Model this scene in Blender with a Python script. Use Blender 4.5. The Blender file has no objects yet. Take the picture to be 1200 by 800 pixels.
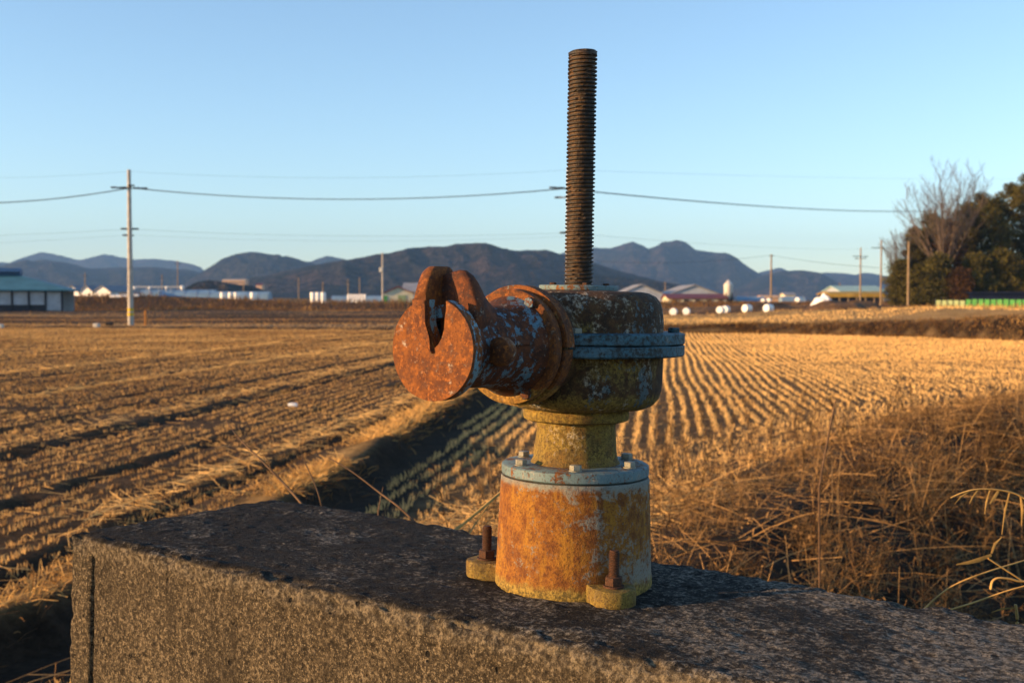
import bpy, bmesh, math, random
import numpy as np
from mathutils import Vector, Matrix, noise as mnoise

R = math.radians
random.seed(7)
rng = np.random.default_rng(11)
scene = bpy.context.scene
COL = scene.collection

# ------------------------------------------------------------------ camera, sky, sun, exposure
HC, PITCH, F = 1.9, R(2.06), 1333.3
cam_d = bpy.data.cameras.new('camera')
cam = bpy.data.objects.new('camera', cam_d)
COL.objects.link(cam)
cam.location = (0, 0, HC)
cam.rotation_euler = (math.pi / 2 - PITCH, 0, 0)
cam_d.lens, cam_d.sensor_width = 40.0, 36.0
cam_d.clip_start, cam_d.clip_end = 0.05, 20000
cam_d.dof.use_dof = True
cam_d.dof.focus_distance = 1.76
cam_d.dof.aperture_fstop = 9.0
scene.camera = cam

SUN_EL, SUN_AZ = R(9.5), R(15.0)          # azimuth: degrees behind the left hand side
sun_dir = Vector((-math.cos(SUN_AZ) * math.cos(SUN_EL), -math.sin(SUN_AZ) * math.cos(SUN_EL), math.sin(SUN_EL)))
world = bpy.data.worlds.new('World')
scene.world = world
world.use_nodes = True
wn = world.node_tree
sky = wn.nodes.new('ShaderNodeTexSky')
sky.sky_type = 'NISHITA'
sky.sun_disc = False
sky.sun_elevation = SUN_EL
sky.sun_rotation = math.atan2(sun_dir.x, sun_dir.y)
sky.air_density, sky.dust_density, sky.ozone_density = 0.85, 0.3, 1.9
bg = wn.nodes['Background']
bg.inputs['Strength'].default_value = 0.126
wn.links.new(sky.outputs[0], bg.inputs['Color'])
sd = bpy.data.lights.new('sun', 'SUN')
sd.energy, sd.angle, sd.color = 5.0, R(0.5), (1.0, 0.59, 0.25)
sun = bpy.data.objects.new('sun', sd)
COL.objects.link(sun)
sun.rotation_euler = sun_dir.to_track_quat('Z', 'Y').to_euler()
scene.view_settings.view_transform = 'Standard'
scene.view_settings.look = 'None'
scene.view_settings.gamma = 1.0
scene.view_settings.use_curve_mapping = False
scene.view_settings.exposure = 1.32
scene.render.engine = 'CYCLES'
scene.cycles.use_denoising = True
scene.cycles.max_bounces = 5
scene.cycles.diffuse_bounces = 2
scene.cycles.glossy_bounces = 2
scene.cycles.volume_bounces = 0

# ------------------------------------------------------------------ helpers
def at(px, py, Y):
    """world point at distance Y in front of the camera seen at photo pixel (px, py)"""
    x, u = (px - 600) / F, -(py - 400) / F
    fy, fz = math.cos(PITCH) + u * math.sin(PITCH), -math.sin(PITCH) + u * math.cos(PITCH)
    k = Y / fy
    return Vector((x * k, Y, HC + fz * k))

def sstep(v, a, b):
    t = np.clip((np.asarray(v, float) - a) / (b - a), 0, 1)
    return t * t * (3 - 2 * t)

def link(o, parent=None):
    COL.objects.link(o)
    if parent is not None:
        o.parent = parent
    return o

def tag(o, label=None, cat=None, group=None, kind=None):
    if label: o['label'] = label
    if cat: o['category'] = cat
    if group: o['group'] = group
    if kind: o['kind'] = kind
    return o

def empty(name, loc, label, cat, group=None, rot=(0, 0, 0)):
    o = bpy.data.objects.new(name, None)
    o.location = loc
    o.rotation_euler = rot
    o.empty_display_size = 0.1
    link(o)
    return tag(o, label, cat, group)

def fast_mesh(name, V, Q, mat=None, parent=None, smooth=False, attr=None, cattr=None):
    """V (n,3); Q (m,k) one polygon size"""
    V = np.asarray(V, np.float32); Q = np.asarray(Q, np.int32)
    me = bpy.data.meshes.new(name)
    me.vertices.add(len(V)); me.vertices.foreach_set('co', V.ravel())
    k = Q.shape[1]
    me.loops.add(Q.size); me.loops.foreach_set('vertex_index', Q.ravel())
    me.polygons.add(len(Q)); me.polygons.foreach_set('loop_start', np.arange(0, Q.size, k, dtype=np.int32))
    if attr is not None:
        a = me.attributes.new('tint', 'FLOAT', 'POINT'); a.data.foreach_set('value', np.asarray(attr, np.float32))
    if cattr is not None:
        a = me.attributes.new('ground_col', 'FLOAT_COLOR', 'POINT')
        c = np.ones((len(V), 4), np.float32); c[:, :3] = cattr
        a.data.foreach_set('color', c.ravel())
    me.update(calc_edges=True)
    me.polygons.foreach_set('use_smooth', [smooth] * len(Q))
    me.validate()
    if mat: me.materials.append(mat)
    return link(bpy.data.objects.new(name, me), parent)

class MB:
    """collects simple shapes into one mesh"""
    def __init__(s): s.bm = bmesh.new()
    def box(s, c, size, M=None, bev=0):
        g = bmesh.ops.create_cube(s.bm, size=1)
        for v in g['verts']:
            v.co = Vector((v.co.x * size[0] + c[0], v.co.y * size[1] + c[1], v.co.z * size[2] + c[2]))
        if bev:
            es = {e for v in g['verts'] for e in v.link_edges}
            r = bmesh.ops.bevel(s.bm, geom=list(es), offset=bev, segments=2, affect='EDGES', profile=.5)
            vs = {v for f in r['faces'] for v in f.verts} | {v for v in g['verts'] if v.is_valid}
        else:
            vs = g['verts']
        if M is not None:
            for v in vs: v.co = M @ v.co
        return s
    def lathe(s, prof, n=48, M=None, jitter=None):
        rings = []
        for r, z in prof:
            if r < 1e-6:
                rings.append([s.bm.verts.new((0, 0, z))]); continue
            rings.append([s.bm.verts.new((r * math.cos(2 * math.pi * i / n), r * math.sin(2 * math.pi * i / n), z)) for i in range(n)])
        for a, b in zip(rings, rings[1:]):
            for i in range(n):
                j = (i + 1) % n
                if len(a) == 1 and len(b) == 1: continue
                if len(a) == 1: f = (a[0], b[j], b[i])
                elif len(b) == 1: f = (a[i], a[j], b[0])
                else: f = (a[i], a[j], b[j], b[i])
                s.bm.faces.new(f)
        if M is not None:
            for ring in rings:
                for v in ring: v.co = M @ v.co
        return s
    def loft(s, secs, M=None, caps=True):
        rows = [[s.bm.verts.new(M @ Vector(p) if M is not None else Vector(p)) for p in sec] for sec in secs]
        n = len(rows[0])
        for a, b in zip(rows, rows[1:]):
            for i in range(n):
                j = (i + 1) % n
                s.bm.faces.new((a[i], a[j], b[j], b[i]))
        if caps:
            s.bm.faces.new(rows[0][::-1]); s.bm.faces.new(rows[-1])
        return s
    def prism(s, poly, w0, w1, M=None, bev=0, seg=2):
        a = [s.bm.verts.new((p[0], p[1], w0)) for p in poly]
        b = [s.bm.verts.new((p[0], p[1], w1)) for p in poly]
        n = len(poly)
        fs = [s.bm.faces.new(a[::-1]), s.bm.faces.new(b)]
        for i in range(n):
            j = (i + 1) % n
            fs.append(s.bm.faces.new((a[i], a[j], b[j], b[i])))
        vs = set(a + b)
        if bev:
            es = [e for e in fs[0].edges] + [e for e in fs[1].edges]
            r = bmesh.ops.bevel(s.bm, geom=es, offset=bev, segments=seg, affect='EDGES', profile=.5)
            vs = {v for v in vs if v.is_valid} | {v for f in r['faces'] for v in f.verts}
        if M is not None:
            for v in vs: v.co = M @ v.co
        return s
    def tube(s, pts, rad, n=6):
        pts = [Vector(p) for p in pts]
        rad = rad if isinstance(rad, (list, tuple)) else [rad] * len(pts)
        rows = []
        for i, p in enumerate(pts):
            t = (pts[min(i + 1, len(pts) - 1)] - pts[max(i - 1, 0)]).normalized()
            a = t.cross(Vector((0, 0, 1)))
            if a.length < 1e-3: a = Vector((1, 0, 0))
            a.normalize(); b = t.cross(a)
            rows.append([s.bm.verts.new(p + rad[i] * (a * math.cos(2 * math.pi * k / n) + b * math.sin(2 * math.pi * k / n))) for k in range(n)])
        for a, b in zip(rows, rows[1:]):
            for i in range(n):
                j = (i + 1) % n
                s.bm.faces.new((a[i], a[j], b[j], b[i]))
        s.bm.faces.new(rows[0][::-1]); s.bm.faces.new(rows[-1])
        return s
    def build(s, name, mat, parent=None, smooth=None, rough=0, rscale=40):
        bmesh.ops.recalc_face_normals(s.bm, faces=s.bm.faces[:])
        me = bpy.data.meshes.new(name)
        if rough:
            s.bm.normal_update()
            for v in s.bm.verts:
                v.co += v.normal * rough * mnoise.noise(v.co * rscale)
        s.bm.to_mesh(me); s.bm.free()
        me.materials.append(mat)
        if smooth is not None:
            me.polygons.foreach_set('use_smooth', [True] * len(me.polygons))
            me.set_sharp_from_angle(angle=R(smooth))
        return link(bpy.data.objects.new(name, me), parent)

def hexa(r, ang=0):
    return [(r * math.cos(ang + k * math.pi / 3), r * math.sin(ang + k * math.pi / 3)) for k in range(6)]

# ------------------------------------------------------------------ material helpers
class NT:
    def __init__(s, name):
        s.m = bpy.data.materials.new(name); s.m.use_nodes = True
        s.t = s.m.node_tree; s.n = s.t.nodes; s.b = s.n['Principled BSDF']
        s.b.inputs['Roughness'].default_value = .85
        s.b.inputs['Specular IOR Level'].default_value = .25
    def new(s, ty, **kw):
        n = s.n.new(ty)
        for k, v in kw.items(): setattr(n, k, v)
        return n
    def put(s, sock, v):
        if isinstance(v, bpy.types.NodeSocket): s.t.links.new(v, sock)
        elif isinstance(v, (tuple, list)): sock.default_value = (*v, 1) if len(v) == 3 and sock.type == 'RGBA' else v
        else: sock.default_value = v
    def coord(s, kind='Object', scale=None):
        o = s.new('ShaderNodeTexCoord').outputs[kind]
        if scale:
            m = s.new('ShaderNodeMapping'); s.put(m.inputs['Vector'], o); m.inputs['Scale'].default_value = scale; o = m.outputs[0]
        return o
    def noise(s, vec, scale, detail=6, rough=.6, dist=0):
        n = s.new('ShaderNodeTexNoise')
        s.put(n.inputs['Vector'], vec); n.inputs['Scale'].default_value = scale
        n.inputs['Detail'].default_value = detail; n.inputs['Roughness'].default_value = rough; n.inputs['Distortion'].default_value = dist
        return n.outputs['Fac']
    def voro(s, vec, scale, out='Distance'):
        n = s.new('ShaderNodeTexVoronoi'); s.put(n.inputs['Vector'], vec); n.inputs['Scale'].default_value = scale
        return n.outputs[out]
    def ramp(s, fac, a, b, lo=0., hi=1.):
        n = s.new('ShaderNodeMapRange', interpolation_type='SMOOTHSTEP')
        s.put(n.inputs['Value'], fac)
        for k, v in zip(('From Min', 'From Max', 'To Min', 'To Max'), (a, b, lo, hi)): s.put(n.inputs[k], v)
        return n.outputs[0]
    def math(s, op, a, b=0.):
        n = s.new('ShaderNodeMath', operation=op); s.put(n.inputs[0], a); s.put(n.inputs[1], b)
        return n.outputs[0]
    def mix(s, f, a, b, blend='MIX'):
        n = s.new('ShaderNodeMix', data_type='RGBA', blend_type=blend)
        s.put(n.inputs[0], f); s.put(n.inputs[6], a); s.put(n.inputs[7], b)
        return n.outputs[2]
    def bump(s, h, strength=.4, dist=.002, prev=None):
        n = s.new('ShaderNodeBump'); n.inputs['Strength'].default_value = strength; n.inputs['Distance'].default_value = dist
        s.put(n.inputs['Height'], h)
        if prev is not None: s.put(n.inputs['Normal'], prev)
        return n.outputs[0]
    def out(s, color, rough=None, normal=None, spec=None):
        s.put(s.b.inputs['Base Color'], color)
        if rough is not None: s.put(s.b.inputs['Roughness'], rough)
        if normal is not None: s.put(s.b.inputs['Normal'], normal)
        if spec is not None: s.put(s.b.inputs['Specular IOR Level'], spec)
        return s.m

def plain(name, col, var=.25, scale=2., rough=.85, spec=.25):
    t = NT(name); c = t.coord()
    n = t.noise(c, scale, 5)
    dark = tuple(x * (1 - var) for x in col); light = tuple(min(1, x * (1 + var)) for x in col)
    return t.out(t.mix(t.ramp(n, .3, .7), dark, light), rough, spec=spec)

def rusty(name, paint=(.16, .31, .36), p_amt=.4, rust=(.33, .115, .025), rust2=(.13, .04, .013), ochre=(.42, .24, .05), o_amt=.2,
          scale=14., white=.3, grime_shade=.0, grime_shade_col=(.03, .025, .02), bump=.5, pit=.4, rim=None, foot=None):
    """flaking blue paint over rust, ochre film, pale scratches, dark pitting; rim = (axis, offset) paints the edge beyond that plane"""
    t = NT(name); c = t.coord()
    cs = t.coord('Object', (1, 1, .4))
    n1 = t.noise(cs, scale, 9, .68, .3); n2 = t.noise(c, scale * 3.1, 8, .7); n3 = t.noise(c, scale * 12, 4, .65); n4 = t.noise(c, scale * .55, 6, .6)
    n5 = t.noise(c, scale * 7, 7, .72); n6 = t.noise(c, scale * 26, 3, .6)
    rc = t.mix(t.ramp(n2, .36, .64), rust2, rust)
    rc = t.mix(t.ramp(n5, .46, .62, 0, .8), rc, tuple(v * .75 + .01 for v in rust2))
    rc = t.mix(t.ramp(n3, .52, .68, 0, .8), rc, tuple(min(1, v * 1.55) for v in rust))
    of = t.math('ADD', t.math('MULTIPLY', n4, .55), t.math('MULTIPLY', n5, .45))
    if foot:
        sz = t.new('ShaderNodeSeparateXYZ'); t.put(sz.inputs[0], c)
        of = t.math('ADD', of, t.ramp(sz.outputs['Z'], foot + .035, foot, 0, .2))
    om = t.ramp(of, .62 - .3 * o_amt, .70 - .3 * o_amt)
    oc = t.mix(t.ramp(n3, .38, .62), tuple(v * .38 for v in ochre), ochre)
    oc = t.mix(t.ramp(n5, .50, .64, 0, .8), oc, t.mix(n6, (.05, .032, .014), (.16, .09, .03)))
    rc = t.mix(om, rc, oc)
    pf = t.math('ADD', t.math('MULTIPLY', n1, .58), t.math('MULTIPLY', n5, .42))
    if rim:
        d = t.new('ShaderNodeVectorMath', operation='DOT_PRODUCT'); t.put(d.inputs[0], c); d.inputs[1].default_value = rim[0]
        pf = t.math('ADD', pf, t.ramp(d.outputs['Value'], rim[1], rim[1] - .004, 0, rim[2]))
    pm = t.ramp(pf, .66 - .36 * p_amt, .69 - .36 * p_amt)
    pc = t.mix(t.ramp(n2, .3, .75), paint, tuple(v * .7 + .05 for v in paint))
    pc = t.mix(t.ramp(n3, .56, .68), pc, rust2)
    pc = t.mix(t.ramp(n5, .54, .66, 0, .7), pc, tuple(v * .55 for v in paint))
    col = t.mix(pm, rc, pc)
    wn_ = t.math('ADD', t.math('MULTIPLY', t.noise(cs, scale * 1.3, 7, .7, .5), .6), t.math('MULTIPLY', n5, .4))
    wm = t.math('MULTIPLY', t.ramp(wn_, .60 - .10 * white, .68 - .10 * white), t.ramp(n3, .42, .58))
    col = t.mix(t.math('MULTIPLY', wm, .75), col, (.42, .37, .29))
    pitm = t.ramp(n6, .56, .68, 0, pit)
    col = t.mix(pitm, col, tuple(v * .35 for v in rust2))
    if grime_shade:
        gm = t.ramp(t.math('ADD', t.math('MULTIPLY', t.noise(c, scale * 1.2, 8, .7), .5), t.math('MULTIPLY', n3, .5)), .6 - .3 * grime_shade, .76 - .3 * grime_shade)
        col = t.mix(t.math('MULTIPLY', gm, .85), col, grime_shade_col)
    h = t.math('ADD', t.math('ADD', t.math('MULTIPLY', n5, .6), t.math('MULTIPLY', n6, .3)), t.math('ADD', t.math('MULTIPLY', n3, .5), t.math('MULTIPLY', pm, .35)))
    return t.out(col, t.ramp(pm, 0, 1, .85, .6), t.bump(h, bump, .0018), .35)

TH = R(35)
dvec = Vector((-math.sin(TH), -math.cos(TH), 0)); rvec = Vector((math.cos(TH), -math.sin(TH), 0))
M_socket = rusty('rust_over_blue_paint_socket', p_amt=.0, o_amt=.12, white=.75, rust=(.215, .068, .009), rust2=(.085, .023, .005), paint=(.16, .30, .36), ochre=(.30, .15, .03), rim=(dvec, .3795, .16), pit=.6, bump=.7)
M_tube = rusty('flaking_blue_paint_tube', p_amt=.42, o_amt=.0, white=.45, rust=(.11, .032, .009), rust2=(.035, .012, .006), paint=(.085, .19, .26))
M_flange = rusty('rusty_bearing_flange', foot=.322, p_amt=.05, o_amt=.26, white=.6, rust=(.20, .064, .010), rust2=(.06, .019, .006), paint=(.12, .24, .30), ochre=(.34, .19, .04), rim=(dvec, .199, .09), pit=.6)
M_housing = rusty('weathered_housing_paint', p_amt=.36, o_amt=.36, white=.75, foot=.298, grime_shade=.22, rust=(.075, .034, .011), rust2=(.026, .014, .007), paint=(.062, .10, .115), ochre=(.24, .165, .036), grime_shade_col=(.013, .010, .007), scale=16, bump=.8, pit=.7)  # housing lies in shade; that shade is put into its grime and dark tones
M_hflange = rusty('blue_housing_flange_paint', p_amt=.74, o_amt=.1, white=.4, grime_shade=.55, paint=(.028, .115, .165), rust=(.07, .032, .011), rust2=(.028, .015, .008), grime_shade_col=(.013, .012, .010))
M_neck = rusty('ochre_lichen_neck', p_amt=.0, o_amt=.55, white=.45, grime_shade=.35, rust=(.17, .095, .016), rust2=(.055, .034, .010), ochre=(.30, .205, .036), scale=14, bump=1.3, pit=.9, grime_shade_col=(.05, .035, .016))
M_cap = rusty('light_blue_flange_paint', p_amt=.60, o_amt=.3, white=.5, grime_shade=.34, paint=(.105, .18, .20), rust=(.21, .08, .014), rust2=(.065, .025, .009), grime_shade_col=(.06, .045, .03))
M_claw = rusty('rusted_claw', p_amt=-.2, o_amt=.05, white=.6, rust=(.20, .062, .009), rust2=(.075, .020, .005), pit=.6, bump=.7)
M_rear = rusty('mostly_rusted_rear_ear', p_amt=.12, o_amt=.0, white=.55, rust=(.13, .037, .009), rust2=(.045, .013, .006), paint=(.12, .24, .30))
M_steel = rusty('dull_bolt_steel', p_amt=.9, o_amt=.2, white=.4, paint=(.26, .255, .20), rust=(.2, .1, .035), rust2=(.08, .045, .02), ochre=(.3, .19, .06), scale=50)
M_rustbolt = rusty('brown_rusted_bolt', p_amt=-.5, o_amt=.0, white=.0, rust=(.085, .032, .012), rust2=(.03, .013, .007), scale=60)

def make_pedestal_mat():
    t = NT('orange_rust_streaked_pedestal'); c = t.coord()
    sx = t.new('ShaderNodeSeparateXYZ'); t.put(sx.inputs[0], c); z = sx.outputs['Z']
    n1 = t.noise(c, 12, 9, .66, .4); n2 = t.noise(c, 55, 8, .72); n3 = t.noise(c, 190, 4, .65); n4 = t.noise(c, 360, 3, .6)
    st = t.noise(t.coord('Object', (34, 34, 9)), 1, 8, .7, .5)         # run-off streaks
    rust = t.mix(t.ramp(n2, .36, .64), (.125, .039, .006), (.27, .108, .012))
    rust = t.mix(t.ramp(st, .47, .62, 0, .8), rust, (.32, .150, .014))
    rust = t.mix(t.ramp(n1, .52, .64, 0, .8), rust, (.115, .034, .006))
    rust = t.mix(t.ramp(n3, .50, .68, 0, .8), rust, (.085, .028, .008))
    pale = t.mix(n2, (.13, .165, .165), (.27, .225, .155))
    f = t.math('ADD', t.math('ADD', t.math('MULTIPLY', n1, .45), t.math('MULTIPLY', n2, .32)), t.math('MULTIPLY', n3, .26))
    f = t.math('ADD', f, t.math('ADD', t.ramp(z, .150, .182, 0, .06), t.ramp(sx.outputs['X'], -.01, .12, 0, .05)))
    col = t.mix(t.ramp(f, .545, .615, 0, .9), rust, pale)
    col = t.mix(t.ramp(z, .170, .181, 0, .6), col, t.mix(n2, (.13, .20, .21), (.2, .22, .2)))
    col = t.mix(t.ramp(n4, .56, .68, 0, .75), col, (.06, .024, .01))
    foot = t.ramp(t.math('SUBTRACT', z, t.math('MULTIPLY', n2, .045)), .004, -.010)
    col = t.mix(foot, col, t.mix(t.ramp(n3, .4, .6), (.10, .07, .018), (.30, .20, .04)))
    h = t.math('ADD', t.math('MULTIPLY', n2, .6), t.math('ADD', t.math('MULTIPLY', n3, .7), t.math('MULTIPLY', n4, .3)))
    return t.out(col, .8, t.bump(h, 1., .0026), .3)
M_pedestal = make_pedestal_mat()

def make_concrete():
    t = NT('weathered_concrete'); c = t.coord()
    sx = t.new('ShaderNodeSeparateXYZ'); t.put(sx.inputs[0], c)
    n1 = t.noise(c, 5, 8, .65); n2 = t.noise(c, 42, 9, .74); n3 = t.noise(c, 120, 5, .68); n4 = t.noise(c, 290, 3, .6)
    hole = t.math('MULTIPLY', t.ramp(t.voro(c, 38), .22, .12), t.ramp(t.noise(c, 17, 2), .56, .60))
    # lime, sand and soot on the upright faces
    sand = t.mix(t.ramp(n2, .36, .64), (.033, .025, .015), (.112, .086, .052))
    sand = t.mix(t.ramp(n1, .42, .60, 0, .7), sand, t.mix(n2, (.026, .020, .012), (.080, .061, .037)))
    sand = t.mix(t.ramp(n3, .52, .62, 0, .9), sand, (.215, .168, .105))
    sand = t.mix(t.ramp(n3, .46, .38, 0, .85), sand, (.018, .014, .009))
    sand = t.mix(t.ramp(n4, .56, .64, 0, .9), sand, (.012, .010, .007))
    sand = t.mix(t.ramp(n4, .40, .34, 0, .75), sand, (.29, .23, .145))
    drip = t.ramp(t.noise(t.coord('Object', (11, 11, 1.6)), 1, 6, .65), .52, .66, 0, .55)
    sand = t.mix(drip, sand, (.022, .017, .011))
    blotch = t.ramp(t.noise(c, 13, 10, .8, .6), .645, .675)
    sand = t.mix(t.math('MULTIPLY', blotch, .85), sand, (.34, .28, .18))
    band = t.math('MULTIPLY', t.ramp(t.math('ADD', sx.outputs['Z'], t.math('MULTIPLY', n2, .03)), -.026, -.010), .6)
    sand = t.mix(band, sand, t.mix(t.ramp(n3, .42, .6), (.055, .044, .030), (.22, .18, .12)))
    # black weathering crust with worn grey grains on the level top
    grey = t.mix(t.ramp(n2, .35, .66), (.040, .037, .032), (.125, .112, .092))
    grey = t.mix(t.ramp(n3, .46, .60), grey, (.24, .215, .175))
    grey = t.mix(t.ramp(n4, .54, .64), grey, (.018, .016, .013))
    x0 = t.ramp(sx.outputs['X'], .8, 1.7, .525, .45)  # crust thins to the right, sunlit grains put into the grey there
    f = t.math('ADD', t.math('MULTIPLY', n1, .45), t.math('ADD', t.math('MULTIPLY', n2, .35), t.math('MULTIPLY', n3, .25)))
    crust = t.ramp(f, x0, t.math('ADD', x0, .12))
    top = t.mix(crust, t.mix(t.ramp(n4, .40, .33, 0, .6), (.009, .008, .007), (.09, .08, .065)), grey)
    tm = t.ramp(t.math('ADD', sx.outputs['Z'], t.math('MULTIPLY', t.math('SUBTRACT', n3, .5), .010)), -.009, -.002)
    col = t.mix(tm, sand, top)
    col = t.mix(hole, col, (.012, .010, .007))
    h = t.math('ADD', t.math('MULTIPLY', n3, .9), t.math('ADD', t.math('MULTIPLY', n2, .9), t.math('ADD', t.math('MULTIPLY', n4, .45), t.math('MULTIPLY', hole, -1.2))))
    return t.out(col, .93, t.bump(h, 1., .0075), .2)
M_conc = make_concrete()

def attr_mat(name, c0, c1, rough=.8, translucent=0.):
    t = NT(name)
    a = t.new('ShaderNodeAttribute', attribute_name='tint')
    col = t.mix(a.outputs['Fac'], c0, c1)
    m = t.out(col, rough, spec=.15)
    if translucent:
        tr = t.new('ShaderNodeBsdfTranslucent'); t.put(tr.inputs['Color'], col)
        mx = t.new('ShaderNodeMixShader'); mx.inputs[0].default_value = translucent
        o = t.n['Material Output']
        t.t.links.new(t.b.outputs[0], mx.inputs[1]); t.t.links.new(tr.outputs[0], mx.inputs[2]); t.t.links.new(mx.outputs[0], o.inputs['Surface'])
    return m
M_straw = attr_mat('rice_stubble_straw', (.26, .13, .042), (.94, .60, .22), .7, .3)
M_bundgrass = attr_mat('dry_golden_grass', (.15, .075, .025), (.86, .52, .17), .75, .3)
M_weed = attr_mat('dry_brown_weeds', (.046, .024, .011), (.50, .295, .115), .8, .2)
M_reed = plain('pale_reed_straw', (.42, .255, .075), .3, 30, .6)
M_twig = plain('dark_dry_twig', (.11, .065, .035), .3, 30, .8)

def make_ground_mat():
    t = NT('field_soil'); c = t.coord()
    a = t.new('ShaderNodeAttribute', attribute_name='ground_col')
    n1 = t.noise(c, 1.3, 8, .65); n2 = t.noise(c, 11, 6, .7); n3 = t.noise(c, 60, 4, .7)
    col = t.mix(1., a.outputs['Color'], t.mix(t.ramp(n1, .3, .7), (.62, .60, .58), (1.25, 1.25, 1.25)), 'MULTIPLY')
    col = t.mix(1., col, t.mix(t.ramp(n2, .35, .65), (.6, .58, .55), (1.3, 1.3, 1.3)), 'MULTIPLY')
    h = t.math('ADD', n2, t.math('MULTIPLY', n3, .4))
    return t.out(col, .95, t.bump(h, .9, .05), .1)
M_ground = make_ground_mat()

def make_hill_mat():
    t = NT('wooded_hillside'); c = t.coord()
    n1 = t.noise(c, .006, 8, .65); n2 = t.noise(c, .05, 6, .75); n3 = t.noise(c, .0022, 4, .6)
    col = t.mix(t.ramp(n1, .43, .57), (.011, .014, .013), (.050, .036, .028))
    col = t.mix(t.ramp(n3, .45, .62), col, (.028, .027, .02))
    col = t.mix(1., col, t.mix(t.ramp(n2, .41, .59), (.3, .32, .34), (1.8, 1.75, 1.7)), 'MULTIPLY')
    return t.out(col, .95, t.bump(t.math('ADD', n2, t.noise(c, .12, 3)), 1., 26.), .05)
M_hill = make_hill_mat()

# ------------------------------------------------------------------ terrain
XB_Y = [0, 2.6, 5.5, 9, 12, 18, 22.6, 25, 30, 45, 70, 120, 400]
XB_X = [-4.2, -2.7, -1.2, .7, 2.4, 6.2, 9.8, 12.6, 18, 32., 52., 90., 260.]
BU_Y = [-20, 3, 4.5, 6.6, 10, 18, 40, 70, 90, 130]
BU_X = [-30, -5.5, -4.2, -2.85, -2.1, -1.35, .9, 4.2, 6.5, 11]
def s_of(x, y): return (x - np.interp(y, XB_Y, XB_X)) * .88
def bund_t(x, y): return x - np.interp(y, BU_Y, BU_X)
PHI = R(7.4)
def cross(x, y): return x * math.cos(PHI) - y * math.sin(PHI)
RUTS = -2.75 - 1.62 * np.arange(30) + rng.uniform(-.28, .28, 30)
RW = rng.uniform(.07, .17, len(RUTS))
def rut(x, y):
    c = cross(x, y) + .05 * np.sin(y * .21 + x * .1)
    d = np.zeros_like(c)
    for r, w in zip(RUTS, RW):
        d = np.maximum(d, np.exp(-((c - r) / w) ** 2))
    return d
def vnoise(x, y, sc, seed=0):
    """cheap smooth lattice noise, vectorised, in 0..1"""
    x = np.asarray(x, float) * sc + seed * 17.3; y = np.asarray(y, float) * sc + seed * 9.1
    xi, yi = np.floor(x), np.floor(y); fx, fy = x - xi, y - yi
    fx, fy = fx * fx * (3 - 2 * fx), fy * fy * (3 - 2 * fy)
    def h(a, b):
        v = np.sin(a * 127.1 + b * 311.7 + seed) * 43758.5453
        return v - np.floor(v)
    return (h(xi, yi) * (1 - fx) + h(xi + 1, yi) * fx) * (1 - fy) + (h(xi, yi + 1) * (1 - fx) + h(xi + 1, yi + 1) * fx) * fy

def far_bank_y(x): return np.interp(x, [0, 10, 17, 22, 25.5, 34, 60], [71, 70.5, 68, 63.5, 57, 44, 30]) + .5 * np.sin(x * .5)
def ground(x, y):
    x = np.asarray(x, float); y = np.asarray(y, float)
    t = bund_t(x, y) + .12 * (vnoise(x, y, .7, 3) - .5)
    inb = sstep(y, 105, 88)
    z = inb * (-.12 * sstep(t, -.05, .4) + (.07 + .08 * vnoise(x, y, .8, 4)) * np.exp(-(t / np.where(t < 0, .34, .22)) ** 2))
    s = s_of(x, y)
    z = z + np.interp(s, [-.8, .3, 1.2, 2.2, 3.4, 5, 7, 12], [0, .10, .28, .05, -.55, -.45, .45, .6]) * sstep(y, 75, 55)
    z = z - .09 * rut(x, y) * (t < -.5) * sstep(y, 84, 70)
    right = sstep(t, 0, .8)
    # step bank at the far end of the right hand field, low bunds beyond
    yb = far_bank_y(x)
    bh = np.interp(x, [10, 18, 24, 28], [.46, .62, 1.0, 1.45])
    z = z + right * bh * (1 + .12 * (vnoise(x, y, .5, 61) - .5)) * sstep(y, yb, yb + np.interp(x, [16, 26], [.8, 3.0])) * (1 - sstep(y, 78, 118) * np.interp(x, [20, 30], [.72, .62]))
    z = z + (1 - right) * .16 * np.exp(-((y - (80 - .28 * (x + 30))) / .6) ** 2)
    for k, (yy, hh) in enumerate([(100, .22), (118, .30), (143, .35), (170, .3), (192, .35)]):
        z = z + hh * np.exp(-((y - yy - 3 * np.sin(x * .03 + k * 2)) / 1.1) ** 2)
    # raised ground further off
    zp = np.interp(x, [-200, -75, -45, 0, 60, 120], [3.0, 2.8, 1.5, 1.1, 1.0, 1.4])
    z = z + (zp - .1) * sstep(y, 211 + 3 * np.sin(x * .05), 224) + .5 * (vnoise(x, y, .12, 8) - .4) * sstep(y, 205, 215) * sstep(y, 260, 235)
    z = z + .35 * sstep(x, 30, 47) * sstep(y, 100, 140) * sstep(y, 216, 200)
    z = z + .05 * (vnoise(x, y, .9, 5) - .5) + .025 * (vnoise(x, y, 3.1, 6) - .5)
    z = z * sstep(y, -3, 1.5) + .2 * (1 - sstep(y, -3, 1.5))
    return z

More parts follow.
